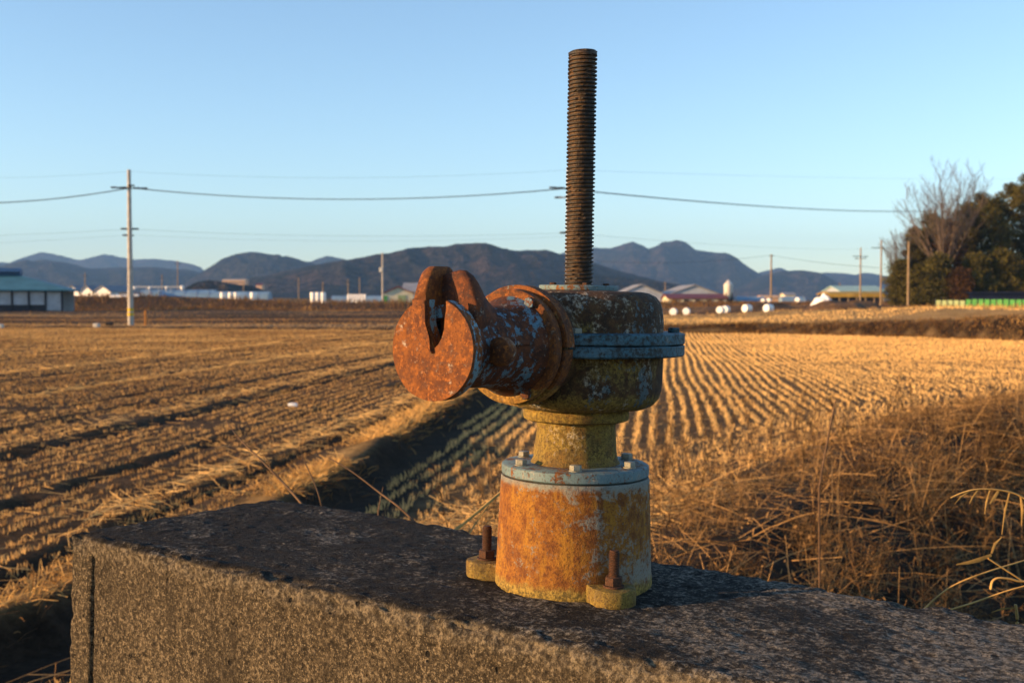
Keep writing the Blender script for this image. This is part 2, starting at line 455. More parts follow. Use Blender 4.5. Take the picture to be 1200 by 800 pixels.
nx, ny = 520, 720
uu = np.linspace(-1, 1, nx); X1 = 1.2 * np.sinh(uu * 9.0)
vv = np.linspace(-.42, 1, ny); Y1 = 5 + 1.6 * np.sinh(vv * 9.05)
GX, GY = np.meshgrid(X1, Y1)
GZ = ground(GX, GY)
t_, s_ = bund_t(GX, GY), s_of(GX, GY)
soil_l, soil_r = np.array([.072, .043, .020]), np.array([.13, .080, .034])
gold, brown, dark, pale = np.array([.36, .225, .08]), np.array([.10, .058, .026]), np.array([.030, .020, .012]), np.array([.30, .20, .095])
def mixc(a, b, f): return a + (b - a) * f[..., None]
C = np.zeros(GX.shape + (3,)) + soil_l
C = mixc(C, mixc(np.zeros(GX.shape + (3,)) + soil_r, np.array([.30, .185, .07]), sstep(GY, 18, 50)), sstep(t_, -.3, .3))
C = mixc(C, dark, np.clip(rut(GX, GY) * (t_ < -.4), 0, 1))
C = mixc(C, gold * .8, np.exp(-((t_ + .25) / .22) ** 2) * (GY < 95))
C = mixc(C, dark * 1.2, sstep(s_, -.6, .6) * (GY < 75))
C = mixc(C, dark, sstep(t_, -.05, .15) * sstep(t_, 1.3, .8) * (GY < 60))  # the bund's cast shadow painted into the soil on its right side
far = sstep(GY, 80, 88)
band = vnoise(GX * .12, GY, .16, 12)
fc = mixc(np.zeros(GX.shape + (3,)) + brown, pale, sstep(band, .45, .7))
fc = mixc(fc, dark, sstep(vnoise(GX * .1, GY, .22, 15), .6, .8) * .8)
C = mixc(C, fc, far * (1 - sstep(t_, 0, 1)))
yb_ = far_bank_y(GX)
rt = sstep(t_, 0, 1)
C = mixc(C, dark * 1.1, rt * sstep(GY, yb_ - .5, yb_) * sstep(GY, yb_ + np.interp(GX, [16, 26], [1.6, 4.2]), yb_ + np.interp(GX, [16, 26], [.9, 3.0])))
C = mixc(C, gold * 1.05, rt * sstep(GY, yb_ + np.interp(GX, [16, 26], [1.2, 4.]), yb_ + np.interp(GX, [16, 26], [2, 5.])))
C = mixc(C, fc, rt * sstep(GY, 122, 128))
C = mixc(C, gold * .9, rt * sstep(GX, 28, 36) * sstep(GY, 80, 90) * sstep(GY, 150, 135))
for k, (yy, hh) in enumerate([(100, .22), (118, .30), (143, .35), (170, .3), (192, .35)]):
    if True:
        g_ = np.exp(-((GY - yy - 3 * np.sin(GX * .03 + k * 2)) / 1.5) ** 2)
        C = mixc(C, dark * 1.3, g_ * (1 - rt * (GY < 123)) * .8)
C = mixc(C, brown * .75, sstep(GY, 205, 212) * sstep(GY, 240, 226) * .9)
C = mixc(C, np.array([.10, .085, .05]), sstep(GY, 400, 800))
idx = np.arange(nx * ny).reshape(ny, nx)
Q = np.stack([idx[:-1, :-1], idx[:-1, 1:], idx[1:, 1:], idx[1:, :-1]], -1).reshape(-1, 4)
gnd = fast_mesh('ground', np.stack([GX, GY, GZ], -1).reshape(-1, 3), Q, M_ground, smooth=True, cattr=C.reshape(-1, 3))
tag(gnd, kind='structure')

def gz(x, y): return float(ground(np.array([x]), np.array([y]))[0])

# ------------------------------------------------------------------ hills
def ridge(pts, D, depth, seed, rough=.012):
    xs, ys = [p[0] for p in pts], [p[1] for p in pts]
    n = 300
    px = np.linspace(xs[0], xs[-1], n)
    # smooth the polyline a little
    py = np.interp(px, xs, ys)
    k = np.hanning(9); k /= k.sum()
    pp = np.concatenate([np.full(4, py[0]), py, np.full(4, py[-1])]); py = np.convolve(pp, k, 'valid')
    rows, nr = [], 40
    base = 0.
    for j in range(nr + 1):
        q = j / nr                                  # 0 front foot .. 0.62 crest .. 1 back foot
        row = []
        for i in range(n):
            c = at(px[i], py[i], D)
            off = (q - .62) * depth
            h = 1 - (abs(q - .62) / (.62 if q < .62 else .38)) ** 1.35
            sx = c.x * (D + off) / D if q < .62 else c.x
            spur = 1 + (.62 * (mnoise.ridged_multi_fractal(Vector((c.x * 2.6 / depth + seed + .5 * q, q * 1.1, seed)), .9, 2.1, 5, 1., 2.) - 1.05) * min(1, abs(q - .62) * 3.2)) * (0 if abs(q - .62) < .02 else 1)
            z = base - 4 + (c.z - base + 4) * max(h, 0) * spur
            z = min(z, c.z * .985) if abs(q - .62) > .02 else c.z + c.z * rough * mnoise.fractal(Vector((px[i] * .14, seed, 0)), 1., 2., 3)
            row.append((sx, D + off, z))
        rows.append(row)
    V = np.array(rows).reshape(-1, 3)
    ii = np.arange((nr + 1) * n).reshape(nr + 1, n)
    q = np.stack([ii[:-1, :-1], ii[:-1, 1:], ii[1:, 1:], ii[1:, :-1]], -1).reshape(-1, 4)
    o = fast_mesh('hills', V, q, M_hill, smooth=True)
    tag(o, kind='structure')
ridge([(-160, 312), (-90, 300), (-30, 310), (0, 307), (10, 308), (25, 302), (48, 295), (70, 299), (92, 305), (108, 301), (122, 297.5), (140, 301), (155, 304), (180, 303), (205, 306), (225, 311), (240, 317), (262, 330), (280, 352)], 5600, 1500, 1)
ridge([(-160, 318), (-60, 306), (0, 312), (20, 308), (50, 304), (80, 308), (105, 315), (140, 313), (180, 313.5), (220, 316), (250, 322), (300, 336), (330, 352)], 3400, 1000, 2)
ridge([(300, 330), (340, 315), (362, 307), (383, 299.5), (400, 303), (420, 310), (470, 325), (520, 350)], 4600, 900, 3)
ridge([(200, 345), (225, 326), (240, 317), (262, 303), (280, 297), (297, 295.5), (318, 300), (340, 301), (360, 307), (385, 315), (420, 322), (470, 335), (520, 352)], 2900, 800, 4)
ridge([(270, 345), (292, 327), (330, 318), (380, 309), (420, 303), (450, 299), (480, 293), (510, 290), (540, 287.5), (570, 288), (590, 295), (615, 293), (640, 293), (662, 300), (690, 306), (720, 316), (760, 326), (800, 338), (840, 352)], 1900, 700, 5, .016)
ridge([(560, 350), (610, 312), (640, 301), (670, 294), (697, 290), (715, 291), (742, 282.5), (760, 291), (768, 289), (778, 284), (790, 282.5), (803, 285), (815, 294), (840, 298), (850, 298), (862, 303), (875, 312), (892, 322), (930, 340), (960, 352)], 3900, 1100, 6)
ridge([(840, 350), (870, 328), (890, 319), (905, 315.5), (915, 313.5), (925, 318), (950, 324), (990, 340), (1010, 352)], 5400, 900, 7)
ridge([(830, 352), (868, 335), (895, 322), (918, 317.5), (940, 316.5), (962, 320), (980, 330), (1000, 343), (1020, 352)], 3300, 700, 8)
ridge([(930, 352), (950, 325), (965, 319), (990, 320), (1003, 322), (1015, 319), (1032, 322), (1060, 328), (1120, 322), (1200, 318), (1300, 330), (1400, 350)], 5000, 1000, 9)
ridge([(660, 345), (690, 322), (720, 324), (760, 328), (800, 334), (850, 346), (880, 352)], 1500, 300, 10)
ridge([(195, 352), (215, 338), (230, 330.5), (245, 328), (258, 330), (275, 333), (295, 334.5), (312, 341), (325, 352)], 900, 160, 11, .03)

# air: one even haze round everything
hz = MB(); hz.box((0, 3400, 195), (13400, 8000, 402))
hm = bpy.data.materials.new('thin_blue_haze'); hm.use_nodes = True
hn = hm.node_tree; hn.nodes.remove(hn.nodes['Principled BSDF'])
pv = hn.nodes.new('ShaderNodeVolumePrincipled')
pv.inputs['Color'].default_value = (.26, .52, 1, 1); pv.inputs['Density'].default_value = .00011
hn.links.new(pv.outputs[0], hn.nodes['Material Output'].inputs['Volume'])
hzo = hz.build('haze', hm); tag(hzo, kind='stuff')

# ------------------------------------------------------------------ concrete block
E1, E2 = Vector((math.cos(R(-37.6)), math.sin(R(-37.6)), 0)), Vector((-math.sin(R(-37.6)), math.cos(R(-37.6)), 0))
P0 = Vector((-.866, 2.262, 1.43)) - E1 * .032
def concrete_block():
    L, W, H, r = 3.2, .53, 2.35, .017
    gx = np.concatenate([np.linspace(0, .1, 34), np.linspace(.1, 1.9, 330)[1:], np.linspace(1.9, L, 50)[1:]])
    gy = np.concatenate([np.linspace(0, .04, 14), np.linspace(.04, W - .03, 66)[1:], np.linspace(W - .03, W, 10)[1:]])
    gzz = np.concatenate([-np.linspace(0, .06, 20), -np.linspace(.06, .5, 62)[1:], -np.linspace(.5, H, 30)[1:]])
    faces, V = [], []
    def grid(A, B, fn):
        o = sum(len(v) for v in V)
        a, b = np.meshgrid(A, B, indexing='ij')
        V.append(np.stack(fn(a, b), -1).reshape(-1, 3))
        i = o + np.arange(a.size).reshape(a.shape)
        faces.append(np.stack([i[:-1, :-1], i[1:, :-1], i[1:, 1:], i[:-1, 1:]], -1).reshape(-1, 4))
    z0 = lambda a: np.zeros_like(a)
    grid(gx, gy, lambda a, b: (a, b, z0(a)))
    grid(gx, gzz, lambda a, b: (a, z0(a), b))
    grid(gx, gzz, lambda a, b: (a, z0(a) + W, b))
    grid(gy, gzz, lambda a, b: (z0(a), a, b))
    grid(gy, gzz, lambda a, b: (z0(a) + L, a, b))
    V = np.concatenate(V); Fq = np.concatenate(faces)
    out = np.empty_like(V)
    for i, p in enumerate(V):
        q = Vector(p)
        chip = max(0., mnoise.fractal(q * 11, 1., 2., 4)) + .5 * max(0., mnoise.noise(q * 34))
        grow = 1 + 1.1 * min(1, max(0, (q.x - .25) / .9))            # the edge is more worn towards the right
        rr = r * (.75 + 1.5 * chip) * grow
        inner = Vector((min(max(q.x, rr), L - rr), min(max(q.y, rr), W - rr), min(q.z, -rr)))
        d = q - inner
        if d.length > 1e-7:
            q = inner + d.normalized() * rr
        n_ = d.normalized() if d.length > 1e-7 else Vector((0, 0, 1))
        edge = math.exp(-((p[1] - .0) / .03) ** 2) * math.exp(-(p[2] / .035) ** 2)
        q += n_ * (.0022 * mnoise.fractal(q * 24, 1., 2., 3) + .0013 * mnoise.noise(q * 95) + edge * (.0075 * mnoise.fractal(q * 33, 1., 2., 4) - .016 * max(0, mnoise.noise(q * 19) - .22)))
        if p[2] > -1e-6: q.z += .0016 * mnoise.noise(q * 60) - .004 * max(0, mnoise.noise(Vector((q.x * 9, q.y * 9, 7))) - .45)
        q.z += .006 * mnoise.noise(Vector((q.x * 2.1, q.y * 4, 3))) * (1 if p[2] > -.02 else 0)
        if p[1] < 1e-6:
            g = math.exp(-((p[0] - .078 - .0015 * mnoise.noise(q * 30)) / .0052) ** 2) * min(1, max(0, (-p[2] - .03) / .01))
            q.y += .022 * g * (.75 + .5 * mnoise.noise(q * 40))
            q.y -= .011 * (-p[2])                                     # the face leans out slightly
        q.x -= .045 * (-p[2]) * max(0, 1 - p[0] / .25)
        out[i] = q
    M = np.array([[E1.x, E2.x], [E1.y, E2.y]])
    o = fast_mesh('concrete_block', out, Fq, M_conc, smooth=True)
    bm = bmesh.new(); bm.from_mesh(o.data); bmesh.ops.remove_doubles(bm, verts=bm.verts[:], dist=.0006)
    bmesh.ops.recalc_face_normals(bm, faces=bm.faces[:]); bm.to_mesh(o.data); bm.free()
    o.location = P0; o.rotation_euler = (0, 0, R(-37.6))
    return tag(o, 'weathered concrete block with worn edges and blackened top carrying the rusty hoist', 'concrete block')
block = concrete_block()

# ------------------------------------------------------------------ rusty gate hoist
hoist = empty('gate_hoist', (.102, 1.887, 1.428), 'rusty gate hoist with flaking blue paint and tall threaded stem on the block', 'gate hoist', rot=(0, R(.95), 0))

ped = MB().lathe([(0, 0), (.1285, 0), (.1305, .004), (.1308, .012), (.1295, .03), (.128, .06), (.1268, .1), (.1252, .14), (.1238, .17), (.1232, .179), (.122, .1825), (0, .1825)], 96).build('pedestal', M_pedestal, hoist, 40, .0008, 30)
for k, a in enumerate((166, -68.5, 52)):
    A = Matrix.Rotation(R(a), 4, 'Z')
    pr = .150
    out = [(.10, -.035)] + [(pr + .035 * math.cos(R(b)), .035 * math.sin(R(b))) for b in range(-90, 91, 15)] + [(.10, .035)]
    lug = MB().prism(out, .0015, .030, A, .004).build('mounting_lug', M_neck, ped, 35, .0012, 60)
    bx, by = (A @ Vector((pr, 0, 0))).xy
    T = Matrix.Translation((bx, by, .030))
    b = MB()
    b.lathe([(0, 0), (.0165, 0), (.0165, .003), (0, .003)], 24, T)
    b.prism(hexa(.0145, .4 + k), .003, .0165, T, .0012)
    prof = [(.0078, .0165)]
    z = .0165
    while z < .053:
        prof += [(.0085, z), (.0083, z + .0007), (.0064, z + .0013), (.0064, z + .0018)]; z += .0026
    prof += [(.0076, z), (.0064, z + .0015), (0, z + .0015)]
    b.lathe([(0, .016)] + prof, 20, T)
    b.build('anchor_bolt', M_rustbolt, ped, 35)

cap = MB().lathe([(0, .1845), (.1195, .1845), (.1222, .1865), (.1226, .196), (.1222, .2005), (.1195, .2025), (.09, .2035), (0, .2035)], 96).build('pedestal_flange', M_cap, hoist, 35, .0006, 40)
for a in (-93, -33, 27, 87, 147, 207):
    T = Matrix.Translation((.1015 * math.cos(R(a)), .1015 * math.sin(R(a)), .2032))
    b = MB().lathe([(0, 0), (.0105, 0), (.0105, .0014), (0, .0014)], 20, T)
    b.prism(hexa(.0098, a), .0014, .0098, T, .0012)
    b.build('bolt', M_steel, cap, 35)

MB().lathe([(0, .2036), (.0745, .2036), (.0715, .2075), (.0700, .213), (.0688, .225), (.0668, .245), (.0655, .262), (.066, .2735), (0, .2735)], 72).build('neck', M_neck, hoist, 40, .0016, 55)
MB().lathe([(0, .2737), (.080, .2737), (.0865, .2765), (.0882, .2825), (.0875, .2905), (.084, .2945), (0, .2945)], 72).build('collar', M_neck, hoist, 40, .001, 50)
HX = Matrix.Translation((.0045, 0, 0))
MB().lathe([(0, .2947), (.095, .2947), (.110, .297), (.1225, .303), (.1315, .313), (.1355, .326), (.137, .344), (.1372, .3835), (0, .3835)], 96, HX).build('gear_housing', M_housing, hoist, 35, .0012, 35)
hf = MB().lathe([(0, .3842), (.169, .3842), (.1716, .3865), (.1716, .4005), (.170, .4022), (0, .4022)], 96, HX)
hf.lathe([(0, .4036), (.170, .4036), (.1716, .4052), (.1716, .4195), (.169, .4218), (0, .4218)], 96, HX)
hf = hf.build('housing_flange', M_hflange, hoist, 35, .0008, 30)
for a in (-1, 62, 122, 180, 242):
    T = HX @ Matrix.Translation((.1545 * math.cos(R(a)), .1545 * math.sin(R(a)), .4216))
    if a == 242: T = Matrix.Translation((-.012, -.1535, .4216))
    MB().prism(hexa(.0105, a + .3), 0, .008, T, .001).build('bolt', M_steel if a != -1 else M_hflange, hf, 35)
MB().lathe([(0, .422), (.1368, .422), (.1362, .440), (.1345, .4575), (.1310, .470), (.1235, .4795), (.112, .4855), (.100, .4875), (0, .4885)], 96, HX).build('housing_cover', M_housing, hoist, 35, .0012, 35)
tp = MB().lathe([(0, .4887), (.0650, .4887), (.0655, .490), (.0655, .4955), (.0645, .4968), (0, .4968)], 72).build('top_plate', M_cap, hoist, 35)
for a in (-80, -150, 20, 100):
    MB().prism(hexa(.0055, a), 0, .0042, Matrix.Translation((.05 * math.cos(R(a)), .05 * math.sin(R(a)), .4967)), .0006).build('bolt', M_rustbolt, tp, 35)

def stem():
    z0, z1, pitch, nseg = .494, .8785, .0065, 36
    prof = [(0, .0208), (.16, .0211), (.34, .0240), (.64, .0241), (.82, .0211)]
    turns = int((z1 - z0) / pitch)
    V, Fq = [], []
    npf = len(prof)
    tot = turns * nseg
    for i in range(tot + 1):
        a = 2 * math.pi * i / nseg
        for f, r in prof:
            z = z0 + (i / nseg + f) * pitch
            q = Vector((math.cos(a), math.sin(a), z * 40))
            rr = r + .0006 * mnoise.noise(q * 1.7) + .0007 * mnoise.noise(q * 5)
            if r > .023 and mnoise.noise(Vector((math.cos(a) * 2, math.sin(a) * 2, z * 70))) > .30: rr -= .0017
            V.append((rr * math.cos(a), rr * math.sin(a), z))
    for i in range(tot):
        for k in range(npf - 1):
            a = i * npf + k
            Fq.append((a, a + npf, a + npf + 1, a + 1))
        j = i + nseg
        if j < tot:
            Fq.append((i * npf + npf - 1, (i + 1) * npf + npf - 1, (j + 1) * npf, j * npf))
    o = fast_mesh('threaded_stem', V, Fq, None, hoist, smooth=False)
    t = NT('greased_rusty_thread'); c = t.coord()
    n1 = t.noise(c, 55, 8, .7); n2 = t.noise(c, 300, 5, .7)
    xy = t.new('ShaderNodeVectorMath', operation='MULTIPLY'); t.put(xy.inputs[0], c); xy.inputs[1].default_value = (1, 1, 0)
    ln = t.new('ShaderNodeVectorMath', operation='LENGTH'); t.put(ln.inputs[0], xy.outputs[0])
    valley = t.mix(t.ramp(n1, .38, .62), (.016, .009, .005), (.085, .042, .012))
    crest = t.mix(t.ramp(n1, .4, .7), (.006, .005, .0045), (.018, .011, .007))
    col = t.mix(t.ramp(ln.outputs['Value'], .0215, .0232), valley, crest)
    col = t.mix(t.ramp(n2, .58, .68, 0, .7), col, (.085, .042, .012))
    col = t.mix(t.ramp(t.noise(c, 14, 6, .7), .52, .64, 0, .75), col, t.mix(n2, (.03, .016, .008), (.10, .05, .016)))
    o.data.materials.append(t.out(col, .6, t.bump(t.math('ADD', n1, n2), .7, .0015), .4))
    bm = bmesh.new(); bm.from_mesh(o.data)
    T = Matrix.Translation((0, 0, z1))
    mb = MB(); mb.bm.free(); mb.bm = bm
    mb.lathe([(.0, -.006), (.0215, -.006), (.0238, -.0045), (.0236, -.001), (.0215, .0012), (0, .0018)], 36, T)
    mb.lathe([(.0205, z0 - .004), (.0205, z1)], 24)
    bmesh.ops.recalc_face_normals(bm, faces=bm.faces[:]); bm.to_mesh(o.data); bm.free()
stem()

# input drive, axis level, turned to the left and towards the viewer
Cf = dvec * .383 + Vector((0, 0, .4005))
MD = Matrix((( rvec.x, 0, -dvec.x, Cf.x), (rvec.y, 0, -dvec.y, Cf.y), (0, 1, 0, Cf.z), (0, 0, 0, 1)))   # (u, v, w): right, up, backwards
bf = MB().lathe([(0, .182), (.0845, .182), (.0872, .184), (.0875, .198), (.0862, .2003), (.083, .2008), (.083, .2035), (0, .2035)], 80, MD).build('bearing_flange', M_flange, hoist, 35, .0008, 40)
for a in (58, 178, 298):
    T = MD @ Matrix.Translation((.0785 * math.cos(R(a)), .0785 * math.sin(R(a)), .182))
    MB().prism(hexa(.0088, .3), -.0075, 0, T, .001).build('bolt', M_tube, bf, 35)
rf = MB()
for a0, a1, rad in ((1, 179, .0938), (181.5, 358.5, .0912)):
    n = 40
    arc = [R(a0 + (a1 - a0) * k / n) for k in range(n + 1)]
    poly = [(rad * math.cos(a), rad * math.sin(a)) for a in arc]
    rf.prism(poly, .2028, .2235, MD, .0015)
rf.build('split_boss_flange', M_flange, hoist, 35, .0006, 40)
MB().lathe([(0, .2), (.079, .2), (.080, .23), (.084, .33), (0, .33)], 64, MD).build('bearing_boss', M_housing, hoist, 35, .001, 35)
tb = MB().lathe([(0, .055), (.040, .055), (.044, .0215), (.0625, .0215), (.0590, .03), (.0570, .05), (.0575, .09), (.0600, .125), (.0640, .150), (.0705, .168), (.0760, .1818), (0, .1818)], 72, MD).build('drive_tube', M_tube, hoist, 50, .001, 40)
kb = MB().lathe([(0, .055), (.0165, .055), (.0200, .0575), (.0212, .066), (.0195, .075), (.0145, .082), (0, .084)], 28, MD @ Matrix.Translation((.0690, -.002, .004)))
kb.build('clamp_knob', M_flange, tb, 40, .0012, 60)
MB().box((.0600, .0085, .125), (.012, .006, .07), MD, .0015).build('casting_seam', M_tube, tb, 40)
# slotted end disc, claw and rear ear
arc0, arc1 = math.atan2(.0685, .0218), math.atan2(.0640, -.0325) - 2 * math.pi
RD = .0718
poly = [(RD * math.cos(arc0 + (arc1 - arc0) * k / 56), RD * math.sin(arc0 + (arc1 - arc0) * k / 56)) for k in range(57)]
inner = [(-.0100, .0690), (-.0105, .0567), (-.0095, .036), (-.0050, .0155), (.0040, -.003)]
poly += inner + [(.0135, .0050), (.0200, .0140), (.0242, .0280), (.0258, .0430), (.0240, .0570)]
disc = MB().prism(poly, 0, .0210, MD, .0035, 3).build('socket_disc', M_socket, hoist, 40, .0008, 50)
strip = [(-.0345, .070), (-.0335, .052), (-.0285, .032), (-.0190, .014), (-.0065, .0005), (.0020, -.0055)] + [(u + .0006, v) for u, v in inner[::-1]]
MB().prism(strip, -.0045, .006, MD, .003, 3).build('claw_rib', M_claw, disc, 40, .0006, 50)
def ear_secs():
    secs = []
    N = 14
    for k in range(N + 1):
        w = -.0012 + .068 * k / N
        q = k / N
        top = .1165 - .036 * max(0, 1 - q / .42) ** 2.2 - .016 * max(0, (q - .8) / .2) ** 2
        u0 = -.0335; u1 = -.0112
        low = .045 if w > .02 else .052
        cr = .0075
        secs.append([(u0 + .006, low, w), (u0 - .001, low + .015, w), (u0, top - cr * 1.8, w), (u0 + .003, top - cr * .5, w), (u0 + .0085, top, w), (u1 - .0035, top, w), (u1 - .0006, top - .003, w), (u1, top - .0075, w), (u1, low + .01, w), (u1 - .001, low, w)])
    return secs
MB().loft(ear_secs(), MD).build('claw', M_claw, hoist, 50, .001, 50)
sec = [(-.0125, .0), (-.0125, .098), (-.0105, .1045), (-.001, .1085), (.007, .1105), (.014, .1118), (.022, .1105), (.031, .105), (.038, .0965), (.043, .084), (.0475, .072), (.053, .060), (.052, .04), (.045, .01)]
def shrink(f, w, lift=0):
    return [(p[0] * (.35 + .65 * f) if p[0] > 0 else p[0], p[1] * f if p[1] > .045 else p[1], w) for p in sec]
ear2 = [shrink(.93, .0345), shrink(.985, .0375), shrink(1.0, .042), shrink(1.0, .048), shrink(.975, .054), shrink(.90, .064), shrink(.78, .078), shrink(.66, .095), shrink(.56, .115), shrink(.50, .13)]
MB().loft(ear2, MD).build('rear_ear', M_rear, hoist, 50, .0012, 50)

# ------------------------------------------------------------------ stubble, grass, weeds (uncountable)
def ribbons(B, Dirs, Lens, W0, tint, sag=0., nseg=1, taper=.5):
    """thin blades: base B, unit direction, length, width; returns V, Q, tint"""
    n = len(B)
    side = np.cross(Dirs, rng.normal(size=(n, 3))); side /= np.linalg.norm(side, axis=1)[:, None] + 1e-9
    rows = []
    horiz = Dirs.copy(); horiz[:, 2] = 0
    for k in range(nseg + 1):
        q = k / nseg
        p = B + Dirs * (Lens * q)[:, None]
        if np.any(sag):
            p = p + horiz * (sag * Lens * q * q * .6)[:, None]; p[:, 2] -= sag * Lens * q * q * .7
        w = (W0 * (1 - (1 - taper) * q) / 2)[:, None]
        rows.append(np.stack([p - side * w, p + side * w], 1))
    V = np.stack(rows, 1).reshape(-1, 3)                             # n, nseg+1, 2
    st = (nseg + 1) * 2
    b = (np.arange(n) * st)[:, None]
    Q = np.concatenate([np.stack([b[:, 0] + 2 * k, b[:, 0] + 2 * k + 1, b[:, 0] + 2 * k + 3, b[:, 0] + 2 * k + 2], 1) for k in range(nseg)])
    return V, Q, np.repeat(tint, st)

def merge(parts):
    Vs, Qs, Ts, o = [], [], [], 0
    for V, Q, T in parts:
        Vs.append(V); Qs.append(Q + o); Ts.append(T); o += len(V)
    return np.concatenate(Vs), np.concatenate(Qs), np.concatenate(Ts)

def tufts(x, y, nb, tint, h=.12):
    z = ground(x, y)
    n = len(x)
    bx = np.repeat(x, nb) + rng.normal(0, .024, n * nb); by = np.repeat(y, nb) + rng.normal(0, .03, n * nb)
    D = np.stack([rng.normal(0, .28, n * nb), rng.normal(0, .28, n * nb), np.ones(n * nb)], 1)
    D /= np.linalg.norm(D, axis=1)[:, None]
    L = np.repeat(h * rng.uniform(.72, 1.25, n), nb) * rng.uniform(.7, 1.2, n * nb)
    tt = np.clip(np.repeat(tint, nb) + rng.normal(0, .15, n * nb), 0, 1)
    return np.stack([bx, by, np.repeat(z, nb) - .01], 1), D, L, tt

def stubble():
    def rows(c0, c1, dc, da, wob):
        Cc, Aa = np.meshgrid(np.arange(c0, c1, dc), np.arange(2, 92, da))
        Cc = Cc.ravel(); Aa = Aa.ravel() + rng.uniform(-.05, .05, Cc.size)
        Cc = Cc + rng.normal(0, .014, Cc.size) + wob * np.sin(Aa * .35 + np.floor(Cc / 1.5) * 2) + .03 * (vnoise(Cc * 3, Aa, .8, 71) - .5)
        return Cc * math.cos(PHI) + Aa * math.sin(PHI), -Cc * math.sin(PHI) + Aa * math.cos(PHI)
    x, y = rows(-52, 1, .25, .13, .03)
    xq, yq = rows(-9, 30, .235, .165, .05)
    t, s = bund_t(x, y), s_of(x, y)
    view = (np.abs(x) < .47 * y + 2.5) & (y > 3.2)
    left = view & (t < -.55) & (y < 82 - .28 * (x + 30)) & (rut(x, y) < .5) & (rng.random(x.size) < .93)
    holes = (vnoise(x, y, .5, 21) < .13) & (y < 22)
    left &= ~holes
    vq = (np.abs(xq) < .47 * yq + 2.5) & (yq > 3.2)
    rgt = vq & (bund_t(xq, yq) > .55) & (s_of(xq, yq) < -2.3) & (yq < far_bank_y(xq) - .6) & (rng.random(xq.size) < .93)
    # headland rows follow the weedy bank
    ss = np.arange(-2.1, -.3, .235); yy = np.arange(4, 70, .165)
    S2, Y2 = np.meshgrid(ss, yy); S2 = S2.ravel() + rng.normal(0, .025, S2.size); Y2 = Y2.ravel() + rng.uniform(-.05, .05, Y2.size)
    X2 = S2 / .88 + np.interp(Y2, XB_Y, XB_X)
    k2 = (bund_t(X2, Y2) > .8) & (np.abs(X2) < .5 * Y2 + 2.5) & (Y2 < far_bank_y(X2) - .6)
    X2, Y2 = X2[k2], Y2[k2]
    xl, yl = x[left], y[left]; xr, yr = np.concatenate([xq[rgt], X2]), np.concatenate([yq[rgt], Y2])
    parts = []
    for (px_, py_, base, h) in ((xl, yl, .37, .052), (xr, yr, .92, .080)):
        tn = np.clip(base + .5 * (vnoise(px_, py_, .22, 31) - .5) + rng.normal(0, .1, len(px_)), 0, 1)
        for y0, y1, nb, w in ((0, 11, 14, .0065), (11, 20, 10, .008), (20, 38, 6, .013), (38, 100, 4, .026)):
            m = (py_ >= y0) & (py_ < y1)
            B, D, L, T = tufts(px_[m], py_[m], nb, tn[m], h)
            parts.append(ribbons(B, D, L, np.full(len(B), w), T))
    # loose straw lying flat, thick along one windrow
    def loose(n, x, y, base, w=.006):
        z = ground(x, y) + rng.uniform(.01, .07, n)
        an = rng.uniform(0, 2 * math.pi, n)
        D = np.stack([np.cos(an), np.sin(an), rng.normal(0, .18, n)], 1)
        return ribbons(np.stack([x, y, z], 1), D, rng.uniform(.12, .4, n), np.full(n, w), np.clip(base + rng.normal(0, .15, n), 0, 1))
    n = 5000; y = 4 + 50 * rng.random(n) ** 1.5; x = (rng.random(n) * 1.05 - .5) * y * .95
    k = (s_of(x, y) < 0) & ((bund_t(x, y) < -.3) | (bund_t(x, y) > 1.4)) & ((x > -2.2) | (y > 7.5)); parts.append(loose(int(k.sum()), x[k], y[k], .6))
    n = 1500; a = 9 + 31 * rng.random(n) ; c = -4.75 + .05 * np.sin(a * .4) + rng.normal(0, .06, n)
    x = c * math.cos(PHI) + a * math.sin(PHI); y = -c * math.sin(PHI) + a * math.cos(PHI)
    parts.append(loose(n, x, y, .95, .008))
    for cc, m_ in ((-8.45, 900), (-12.4, 1300), (-16.8, 1500)):           # faint pale lines left by the harvester
        a = 9 + 40 * rng.random(m_); c = cc + rng.normal(0, .09, m_)
        parts.append(loose(m_, c * math.cos(PHI) + a * math.sin(PHI), -c * math.sin(PHI) + a * math.cos(PHI), .9, .009))
    n = 6000; y = rng.uniform(4.5, 12, n); x = np.interp(y, XB_Y, XB_X) + rng.uniform(-2.2, .2, n)
    k = (bund_t(x, y) > 1.2) & (x > -1.8); parts.append(loose(int(k.sum()), x[k], y[k], .75, .008))
    # further fields, seen as a thin nap of straw
    n = 60000
    y = 71 + 135 * rng.random(n); x = (rng.random(n) - .5) * 1.0 * y
    rt_ = bund_t(x, y) > 0
    tint = np.where(rt_ & (y < 123), rng.normal(.85, .15, n), np.clip(vnoise(x * .12, y, .16, 12) * 1.2 - .35, 0, 1) * .6)
    k = np.where(rt_, y > far_bank_y(x) + 1.5, y > 86) & ~((x < -66) & (y > 178)); x, y, tint = x[k], y[k], tint[k]; n = len(x)
    D = np.stack([rng.normal(0, .3, n), rng.normal(0, .3, n), np.ones(n)], 1); D /= np.linalg.norm(D, axis=1)[:, None]
    parts.append(ribbons(np.stack([x, y, ground(x, y) - .01], 1), D, rng.uniform(.06, .14, n), np.full(n, .06), np.clip(tint + rng.normal(0, .12, n), 0, 1)))
    V, Q, T = merge(parts)
    o = fast_mesh('rice_stubble', V, Q, M_straw, attr=T)
    tag(o, 'rows of cut rice stubble and loose straw covering the fields', 'stubble', kind='stuff')
stubble()

